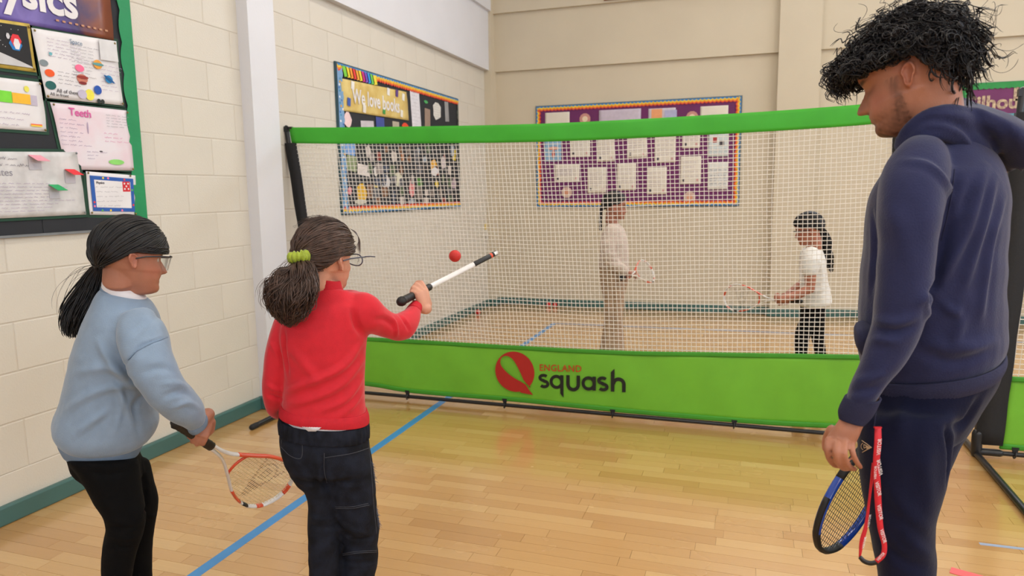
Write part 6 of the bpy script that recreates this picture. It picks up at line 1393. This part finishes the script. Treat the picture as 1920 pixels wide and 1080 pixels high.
hf = [([(1692, 262), (1735, 226), (1795, 232), (1835, 275), (1862, 316)], 0.010, -0.0045), ([(1700, 258), (1745, 235), (1800, 250), (1830, 290)], 0.008, 0.0035), ([(1720, 225), (1790, 205), (1860, 222), (1895, 262), (1880, 300)], 0.012, -0.0030), ([(1860, 250), (1866, 280), (1882, 300)], 0.009, -0.0040)]
hd = cloth('hood', [loft(hd1, ex=2.2), rim1, rim2, rim3], 0.0055, NAVY, ho, hf, 0.0018, 18, 22)
seam(ho, [(1790, 318), (1782, 380), (1765, 450)], 0.0012, NAVR)
ft = [([(1777, 800), (1780, 850), (1775, 920)], 0.012, -0.014), ([(1700, 730), (1690, 780), (1680, 830)], 0.02, 0.005), ([(1840, 740), (1810, 790), (1780, 803)], 0.016, -0.008), ([(1740, 820), (1735, 880), (1745, 960)], 0.02, 0.004), ([(1660, 900), (1700, 960), (1745, 1000)], 0.02, 0.005), ([(1680, 980), (1715, 1020), (1750, 1050)], 0.016, 0.006), ([(1650, 1010), (1690, 1050), (1740, 1070)], 0.016, -0.005), ([(1638, 735), (1640, 780), (1634, 810)], 0.008, -0.002)]
jo = cloth('joggers', [loft(mw), loft(ml), loft(mr)], 0.0065, NAVT, pm, ft, 0.0016, 22, 23)
seam(jo, [(1641, 722), (1644, 760), (1640, 800)], 0.0014, NAVR, 'pocket_edge')
for L_ in (ml, mr): shoe('shoe', L_[-1][0], fwd, 0.29, SHOEB, pm, SOLEW)
# chest pocket, darker front pouch
po = [((1600, 612), (1640, 618), 1.34, 0.06), ((1601, 632), (1640, 640), 1.34, 0.06), ((1613, 655), (1640, 660), 1.34, 0.05)]
cloth('front_pocket', [loft(po)], 0.006, NAVR, ho, (), 0.001, 20, 24)
# emblem on the jogger pocket
EMB = mat('tan_emblem', (206, 176, 140), 0.6)
Q = on_mesh(jo, [(1616, 826), (1628, 834), (1634, 839)], 0.0012, 10); 
for pts in ([(1616, 826), (1625, 832), (1634, 839)], [(1634, 839), (1626, 843), (1617, 848)]): seam(jo, pts, 0.0009, EMB, 'emblem_stroke', jo, 12)
seam(jo, [(1617+4.5-7*math.cos(t), 837+7*math.sin(t)) for t in np.linspace(-1.1, 1.1, 12)], 0.0008, EMB, 'emblem_stroke', jo, 14)
seam(jo, [(1620, 833.5), (1623.5, 835), (1624, 838), (1620.5, 840), (1620, 833.5)], 0.0008, EMB, 'emblem_stroke', jo, 18)
Q = on_mesh(jo, [(1626, 835), (1634, 839), (1626.5, 842)], 0.0012, 3)
if len(Q) == 3: b = MB(); b.add([q for q in Q]+[q+cF*0.002 for q in Q], [(0, 1, 2), (5, 4, 3), (0, 3, 4, 1), (1, 4, 5, 2), (2, 5, 3, 0)]); b.build('emblem_point', EMB, jo)
# curly hair
AXM, CEM = (0.355, 0.455, 0.445), (0, -0.012, 0.585)
hl3 = lambda y: 0.56-0.70*np.clip(-y-0.10, 0, 0.7)+0.55*np.clip(y-0.22, 0, 1); hk3 = lambda A: A[:, 2] > hl3(A[:, 1])
hc = hair_cap(fr, (0.385, 0.49, 0.492), CEM, hk3, HCUR, pm, 0.04, 'hair')
g = np.random.default_rng(31); D = fib(3500); A = np.array(CEM)+D*np.array(AXM); D = D[hk3(A)]; nD = len(D); S = 25; s = np.linspace(0, 1, S)
# outward length in head units by direction: forward, back, up, side
def reach(D):
    y, z, x = D[:, 1], D[:, 2], np.abs(D[:, 0])
    return 0.055+0.025*np.clip(z, 0, 1)**1.5+0.06*np.clip(-y, 0, 1)*np.clip(0.75+z, 0, 1)+0.13*np.clip(y, 0, 1)*np.clip(1.0-1.5*np.abs(z-0.15), 0, 1)+0.02*x
R_ = reach(D)*g.uniform(0.72, 1.12, nD)*np.where((D[:, 2] < 0.0) & (D[:, 1] < 0.2), np.clip(1+D[:, 2]*1.6, 0.25, 1), 1.0)
A0 = np.array(CEM)+D*np.array(AXM)*0.98; n_ = D/np.array(AXM); n_ /= np.linalg.norm(n_, axis=1, keepdims=True)
t1 = np.cross(n_, g.normal(size=(nD, 3))); t1 /= np.linalg.norm(t1, axis=1, keepdims=True); t2 = np.cross(n_, t1)
drift = g.normal(size=(nD, 3))*0.09+np.array([0, 0.01, -0.10]); hr = g.uniform(0.026, 0.047, nD); tn = g.uniform(1.7, 3.2, nD); ph = g.uniform(0, 6.28, nD)
ang = ph[:, None]+2*math.pi*tn[:, None]*s[None]
P = A0[:, None]+n_[:, None]*(R_[:, None]*np.sin(s*2.2)[None])[..., None]+drift[:, None]*(s**2)[None, :, None]*1.1+(hr[:, None]*np.minimum(1, s*3)[None])[..., None]*(np.cos(ang)[..., None]*t1[:, None]+np.sin(ang)[..., None]*t2[:, None])
bad = (P[:, :, 1] > 0.15) & (P[:, :, 2] < 0.60); P[..., 2] = np.where(bad, 0.60+0.04*np.sin(s*9)[None], P[..., 2])
ek = ((np.abs(P[:, :, 1]-0.02) < 0.18) & (P[:, :, 2] < 0.53) & (P[:, :, 0] < 0)).any(1)
P = P[~ek]
P3 = np.concatenate([P+0.010*g.normal(size=(len(P), 1, 3))+0.006*np.sin(s*g.uniform(5, 12)+q)[None, :, None] for q in range(2)])
hair_obj('curls', frv(fr)(P3), g.uniform(0.0007, 0.0014, len(P3)), HCUR, hc, 3)
# forelock ringlets hanging in front of the brow
P = []
for i in range(110):
    x = g.uniform(-0.22, 0.22); a = np.array([x, 0.40+0.05*g.random(), 0.80+0.08*g.random()]); L_ = g.uniform(0.16, 0.38); fw_ = g.uniform(0.10, 0.26); r0 = g.uniform(0.022, 0.05); tn_ = g.uniform(1.5, 3.0); p0 = g.uniform(0, 6.28)
    P.append([a+np.array([r0*math.cos(p0+6.283*tn_*t)*min(1, 3*t), fw_*math.sin(t*1.9)+r0*math.sin(p0+6.283*tn_*t)*min(1, 3*t), 0.05*math.sin(3.1*t)-L_*t**1.5]) for t in np.linspace(0, 1, 34)])
hair_obj('forelock', frv(fr)(np.array(P)), 0.0009, HCUR, hc)
P = []
for i in range(90):
    d = D[g.integers(nD)]; a = np.array(CEM)+d*np.array(AXM)*1.25; v = g.normal(size=3)*0.10; u1 = nrm(g.normal(size=3)); u2 = nrm(np.cross(u1, d)); r0 = g.uniform(0.03, 0.07)
    if a[1] > 0.2 and a[2] < 0.75: continue
    P.append([a+v*t+d*0.16*t+r0*(math.cos(6.28*t*1.3)*u1+math.sin(6.28*t*1.3)*u2) for t in np.linspace(0, 1, 26)])
hair_obj('frizz', frv(fr)(np.array(P)), 0.00045, HCUR, hc)
# the man's racket, hanging from his hidden right hand
ctr = at(1583, 955, 1.50); hdn = nrm(at(1640, 868, 1.53)-at(1546, 1015, 1.50)); 
tipm = at(1540, 1030, 1.50); buttm = tipm+nrm(hand_r-tipm)*0.685
racket(buttm, tipm, at(1640, 985, 1.60)-at(1535, 905, 1.42), (RBLU, RBLU, (40, 40, 44), RK), 'blue and black squash racket hanging beside the man\'s leg', False, True)
# visitor lanyard hanging from the pocket
LANR = mat('red_lanyard_ribbon', (206, 24, 40), 0.6, 0.05, 60, 0.3, 400); LANW = mat('white_lanyard_print', (232, 226, 226), 0.6); LANK = mat('black_lanyard_clip', (24, 22, 24), 0.4)
ln = empty('lanyard', tuple(at(1646, 803, 1.20)), 'red visitor lanyard looped out of the man\'s jogger pocket', 'lanyard')
def ribbon(pts, ws, name, m, parent):
    P = spline(np.array([list(at(x, y, d))+[w] for (x, y, d), w in zip(pts, ws)]), 50); c, w = P[:, :3], P[:, 3]; T = np.gradient(c, axis=0); T /= np.linalg.norm(T, axis=1, keepdims=True)
    U = np.cross(T, cF); U /= np.linalg.norm(U, axis=1, keepdims=True); Nn = np.cross(U, T); V = []
    for i in range(50): V += [c[i]+U[i]*w[i]+Nn[i]*0.0006, c[i]-U[i]*w[i]+Nn[i]*0.0006, c[i]-U[i]*w[i]-Nn[i]*0.0006, c[i]+U[i]*w[i]-Nn[i]*0.0006]
    b = MB(); b.add(V, [(i*4+j, i*4+(j+1) % 4, i*4+4+(j+1) % 4, i*4+4+j) for i in range(49) for j in range(4)]+[(0, 1, 2, 3), (199, 198, 197, 196)]); return b.build(name, m, parent, True)
dl = 1.195
r1 = ribbon([(1646, 801, dl+0.01), (1646, 830, dl), (1643, 870, dl), (1645, 910, dl), (1647, 950, dl), (1651, 990, dl), (1658, 1020, dl), (1656, 1040, dl), (1643, 1053, dl)], [0.0058, 0.0062, 0.0058, 0.0060, 0.0058, 0.0052, 0.0046, 0.0046, 0.0046], 'ribbon', LANR, ln)
r2 = ribbon([(1640, 868, dl+0.006), (1634, 905, dl+0.01), (1629, 945, dl+0.01), (1624, 985, dl+0.01), (1616, 1015, dl+0.01), (1612, 1045, dl+0.01)], [0.0050, 0.0026, 0.0022, 0.0034, 0.0040, 0.0016], 'ribbon', LANR, ln)
ribbon([(1612, 1044, dl+0.008), (1620, 1052, dl+0.006), (1632, 1056, dl+0.003), (1645, 1054, dl)], [0.0036, 0.0042, 0.0042, 0.0044], 'black_end', LANK, ln)
b = MB(); q = [at(1639, 800, dl), at(1652, 800, dl), at(1652, 803, dl), at(1639, 803, dl)]; b.add([p-cF*0.003 for p in q]+[p+cF*0.002 for p in q], [(3, 2, 1, 0), (4, 5, 6, 7), (0, 1, 5, 4), (1, 2, 6, 5), (2, 3, 7, 6), (3, 0, 4, 7)]); b.build('printed_edge', LANR, ln)
def lany(px, py, px2, py2, d, flip=False, sz=0.0098, w=None):
    a, b2 = at(px, py, d), at(px2, py2, d); tm = text_mesh('VISITOR', 1.0, 0.0002, 0, 0.0); W = max(v.co.x for v in tm.vertices); rx = (b2-a)/W; u = nrm(np.cross(-cF, rx)); u = -u if False else u
    place(tm, a-cF*0.0016-u*sz*0.35, rx, u*sz); link('printed_word', tm, LANW, ln)
lany(1646, 853, 1649, 822, dl); lany(1651, 891, 1646, 861, dl) ; lany(1643, 903, 1649, 929, dl); lany(1647, 946, 1652, 974, dl); lany(1652, 992, 1659, 1017, dl); lany(1644, 1050, 1657, 1036, dl, sz=0.007)
lany(1627, 988, 1631, 964, dl+0.008, sz=0.005); lany(1640, 898, 1641, 873, dl-0.002, sz=0.006); lany(1617, 1028, 1622, 1006, dl+0.008, sz=0.005)

# ------------------------------------------------------------------ the two girls beyond the net
BLOU = mat('pale_blush_blouse', (198, 180, 168), 0.8, 0.04, 20, 0.2, 120); BEIG = mat('beige_trousers', (170, 142, 116), 0.85, 0.05, 20, 0.2, 120); WHT = mat('white_blouse', (226, 224, 220), 0.8, 0.03, 20, 0.2, 120)
def far_leg(secs, w, rd): return secs+leg_down(secs[-1], w, rd)
D1 = 5.4; H = 0.205; fr, inv = head_frame((1152, 391), D1-0.07, H, -4, 4, 1)
ft_ = [((1144, 420), (1163, 422), D1, 0.05), ((1134, 427), (1171, 430), D1, 0.11), ((1126, 446), (1177, 450), D1, 0.15), ((1124, 475), (1179, 475), D1, 0.145), ((1122, 500), (1179, 500), D1, 0.14)]
wa = [((1123, 494), (1178, 494), D1, 0.13), ((1126, 525), (1178, 525), D1, 0.14), ((1129, 552), (1172, 552), D1, 0.13)]
l1 = far_leg([((1129, 545), (1170, 545), D1-0.06, 0.075), ((1132, 590), (1167, 590), D1-0.06, 0.07), ((1129, 625), (1166, 625), D1-0.06, 0.075), ((1122, 665), (1168, 665), D1-0.06, 0.09)], 0.10, 0.10)
l2 = far_leg([((1133, 545), (1172, 545), D1+0.07, 0.075), ((1137, 590), (1169, 590), D1+0.07, 0.07), ((1136, 625), (1169, 625), D1+0.07, 0.075), ((1132, 665), (1172, 665), D1+0.07, 0.09)], 0.10, 0.10)
A_ = lambda pts: [at(*p) for p in pts]
s1 = tube(A_([(1148, 434, D1-0.14), (1141, 460, D1-0.18), (1141, 483, D1-0.18)]), [0.062, 0.058, 0.055], 14); s1b = tube(A_([(1141, 483, D1-0.18), (1155, 497, D1-0.18), (1170, 508, D1-0.17)]), [0.055, 0.048, 0.040], 14)
s2 = tube(A_([(1156, 434, D1+0.14), (1158, 470, D1+0.17), (1172, 505, D1+0.10)]), [0.06, 0.055, 0.04], 14)
butt = at(1164, 522, D1-0.20); tip = tip_for(butt, 1222, 506, D1-0.2, 0.685); hdir = nrm(tip-butt)
lum = head_lump(fr, H, 0.9, 0.95, 1.2)+[tube([fr(0, -0.08, 0.3), fr(0, -0.1, 0.0), at(1152, 432, D1)], [0.046, 0.044, 0.055], 14), loft(ft_, 0.82), loft(wa, 0.85), loft(l1, 0.7), loft(l2, 0.7), tube(A_([(1148, 434, D1-0.14), (1141, 482, D1-0.18), (1170, 508, D1-0.17), (1179, 513, D1-0.17)]), [0.04, 0.035, 0.026, 0.024], 12), tube(A_([(1156, 434, D1+0.14), (1158, 470, D1+0.17), (1174, 507, D1+0.09)]), [0.04, 0.035, 0.026], 12)]
gp = butt+hdir*0.11; bk = nrm(-cF*0.6+cU*0.6); al = nrm(np.cross(bk, hdir)); al = al if al @ cR > 0 else -al
lum += hand_lump(gp+bk*0.024-al*0.06, al, bk, 0.14, 1 if np.cross(al, bk) @ hdir > 0 else -1, (55, 75, 50), 1.0, 1.0)
lum += hand_lump(at(1174, 507, D1+0.09), cR-0.3*cU, cU, 0.14, 1, (40, 50, 30))
for L_ in (l1, l2): a = L_[-1][0]; lum.append(tube([a+ZUP*0.05, np.array([a[0], a[1], 0.05]), np.array([a[0], a[1], 0.045])+RH*0.12], [0.034, 0.034, 0.026], 12))
base = np.array([(l1[-1][0][0]+l2[-1][0][0])/2, (l1[-1][0][1]+l2[-1][0][1])/2, 0.0])
p1 = person(skin_mesh(lum, 0.005, (156, 100, 78), inv, H), base, 'girl in pale blouse and flared beige trousers standing beyond the net')
eyes(fr, H, p1)
bl = cloth('blouse', [loft(ft_), s1, s1b, s2], 0.009, BLOU, p1, [([(1130, 470), (1150, 478), (1172, 470)], 0.02, 0.008), ([(1135, 490), (1155, 492), (1175, 486)], 0.02, -0.008)], 0.003, 18, 41)
cloth('trousers', [loft(wa), loft(l1), loft(l2)], 0.009, BEIG, p1, [([(1148, 540), (1149, 580), (1147, 640)], 0.02, -0.012), ([(1136, 600), (1138, 630), (1133, 660)], 0.02, 0.008)], 0.003, 18, 42)
for L_ in (l1, l2): shoe('shoe', L_[-1][0], RH, 0.23, SHOEW, p1, SOLEW)
hl4 = lambda y: 0.555-0.62*np.clip(-y-0.04, 0, 0.7)+0.75*np.clip(y-0.10, 0, 1); hk4 = lambda A: A[:, 2] > hl4(A[:, 1])
hc = hair_cap(fr, AX, CE, hk4, HBLK, p1, 0.006, 'hair'); hair_obj('combed_strands', combed(fr, AX, CE, hk4, (0, -0.47, 0.52), 420, 0.002, 51, line=hl4), 0.0030, HBLK, hc)
bp = A_([(1131, 384, D1), (1127, 395, D1), (1126, 412, D1), (1126, 431, D1)]); P = spline(np.array(bp), 60); b = MB()
for k in range(3): b.tube([p+cR*0.007*math.sin(i*0.75+k*2.09)+cF*0.007*math.sin(i*1.5+k*2.09) for i, p in enumerate(P)], np.linspace(0.009, 0.006, 60), 7)
b.build('braid', HBLK, hc, True)
racket(butt, tip, cU*0.75-cR*0.55-cF*0.2, (RW, RO, (206, 200, 190), RK), 'white and orange racket held at the waist by the girl in the pale blouse')

D2 = 4.9; H = 0.212; fr, inv = head_frame((1520, 434), D2-0.07, H, 158, 14, -1)
tt = [((1512, 463), (1532, 462), D2, 0.05), ((1507, 470), (1543, 470), D2, 0.11), ((1501, 492), (1549, 490), D2, 0.14), ((1499, 520), (1552, 520), D2, 0.135), ((1500, 548), (1557, 546), D2, 0.14), ((1497, 570), (1561, 567), D2, 0.145)]
wa = [((1500, 565), (1548, 565), D2, 0.12), ((1500, 590), (1548, 590), D2, 0.13), ((1502, 612), (1546, 612), D2, 0.12)]
l1 = far_leg([((1498, 600), (1530, 605), D2-0.07, 0.07), ((1490, 628), (1520, 632), D2-0.07, 0.065), ((1490, 663), (1514, 663), D2-0.07, 0.055)], 0.036, 0.036)
l2 = far_leg([((1512, 602), (1546, 606), D2+0.07, 0.07), ((1520, 630), (1546, 634), D2+0.07, 0.065), ((1527, 663), (1550, 663), D2+0.07, 0.055)], 0.036, 0.036)
butt = at(1502, 565, D2-0.20); tip = tip_for(butt, 1358, 557, D2-0.3, 0.685); hdir = nrm(tip-butt)
armn = A_([(1521, 482, D2-0.14), (1520, 510, D2-0.17), (1518, 542, D2-0.18), (1490, 555, D2-0.19), (1462, 561, D2-0.2)])
lum = head_lump(fr, H, 0.9, 0.95, 1.2)+[tube([fr(0, -0.08, 0.3), fr(0, -0.1, 0.0), at(1523, 474, D2)], [0.046, 0.044, 0.055], 14), loft(tt, 0.82), loft(wa, 0.85), loft(l1, 0.8), loft(l2, 0.8), tube(armn, [0.045, 0.040, 0.036, 0.031, 0.024], 12), tube(A_([(1516, 482, D2+0.14), (1508, 530, D2+0.16), (1475, 556, D2+0.02), (1462, 560, D2-0.1)]), [0.045, 0.038, 0.030, 0.024], 12)]
gp = butt+hdir*0.17; bk = nrm(-cF*0.7+cU*0.6); al = nrm(np.cross(bk, hdir)); al = al if al @ cR < 0 else -al
bk = nrm(cU*0.8-cF*0.5); al = nrm(-cR+hdir*0.0); al = nrm(-cF*0.6-cU*0.5); bk = nrm(np.cross(hdir, al)); bk = bk if bk @ cU > 0 else -bk
lum += hand_lump(gp+bk*0.022-al*0.05, al, bk, 0.14, 1 if np.cross(al, bk) @ hdir > 0 else -1, (55, 75, 50), 1.0, 1.0)
lum += hand_lump(gp+hdir*(-0.05)+bk*0.022-al*0.05, al, bk, 0.13, 1 if np.cross(al, bk) @ hdir > 0 else -1, (55, 75, 50), 1.0, 1.0)
for L_ in (l1, l2): a = L_[-1][0]; lum.append(tube([a+ZUP*0.05, np.array([a[0], a[1], 0.05]), np.array([a[0], a[1], 0.045])-RH*0.12], [0.032, 0.032, 0.026], 12))
base = np.array([(l1[-1][0][0]+l2[-1][0][0])/2, (l1[-1][0][1]+l2[-1][0][1])/2, 0.0])
p2 = person(skin_mesh(lum, 0.005, (170, 108, 84), inv, H), base, 'girl in white top and black trousers holding a racket out beyond the net')
eyes(fr, H, p2)
cloth('blouse', [loft(tt), tube(A_([(1521, 478, D2-0.12), (1521, 492, D2-0.16), (1519, 506, D2-0.17)]), [0.062, 0.062, 0.056], 14), tube(A_([(1516, 478, D2+0.12), (1512, 504, D2+0.17)]), [0.062, 0.056], 14)], 0.009, WHT, p2, [([(1505, 540), (1530, 545), (1552, 538)], 0.02, 0.008), ([(1535, 480), (1542, 520), (1540, 555)], 0.02, 0.008)], 0.003, 18, 43)
cloth('trousers', [loft(wa), loft(l1), loft(l2)], 0.009, BLKT, p2, (), 0.002, 20, 44)
for L_ in (l1, l2): shoe('shoe', L_[-1][0], -RH, 0.22, SHOEB, p2, SOLEW)
hl5 = lambda y: 0.55-0.70*np.clip(-y-0.04, 0, 0.7)+0.50*np.clip(y-0.16, 0, 1); hk5 = lambda A: A[:, 2] > hl5(A[:, 1])
hc = hair_cap(fr, AX, CE, hk5, HBLK, p2, 0.01, 'hair'); hair_obj('combed_strands', combed(fr, AX, CE, hk5, (0, -0.47, 0.62), 420, 0.002, 53, 0.01, line=hl5), 0.0030, HBLK, hc)
hair_obj('ponytail', tail(((1535, 423, D2, 6, 0.025), (1545, 445, D2, 9, 0.04), (1551, 470, D2, 8, 0.035), (1556, 495, D2, 5, 0.025), (1560, 511, D2, 2, 0.01)), 180, 54, 0.008, (10, 18), 30, 0.4, 1.0), 0.0028, HBLK, hc)
gl = MB(); gl.tube([fr(-0.375, -0.02, 0.47), fr(-0.37, 0.2, 0.50), fr(-0.31, 0.42, 0.51)], 0.003, 6); gl.tube([fr(x, 0.49-0.85*x*x, 0.51) for x in np.linspace(-0.31, 0.31, 10)], 0.003, 6); gl.build('safety_glasses', GLD, p2, True)
racket(butt, tip, cU, (RW, RO, (206, 200, 190), RK), 'white and orange racket held out by the girl in white beyond the net', True)

for o_ in bpy.data.objects:
    if '_b' in o_: del o_['_b']
for m_ in bpy.data.meshes:
    if '_loc' in m_: del m_['_loc']
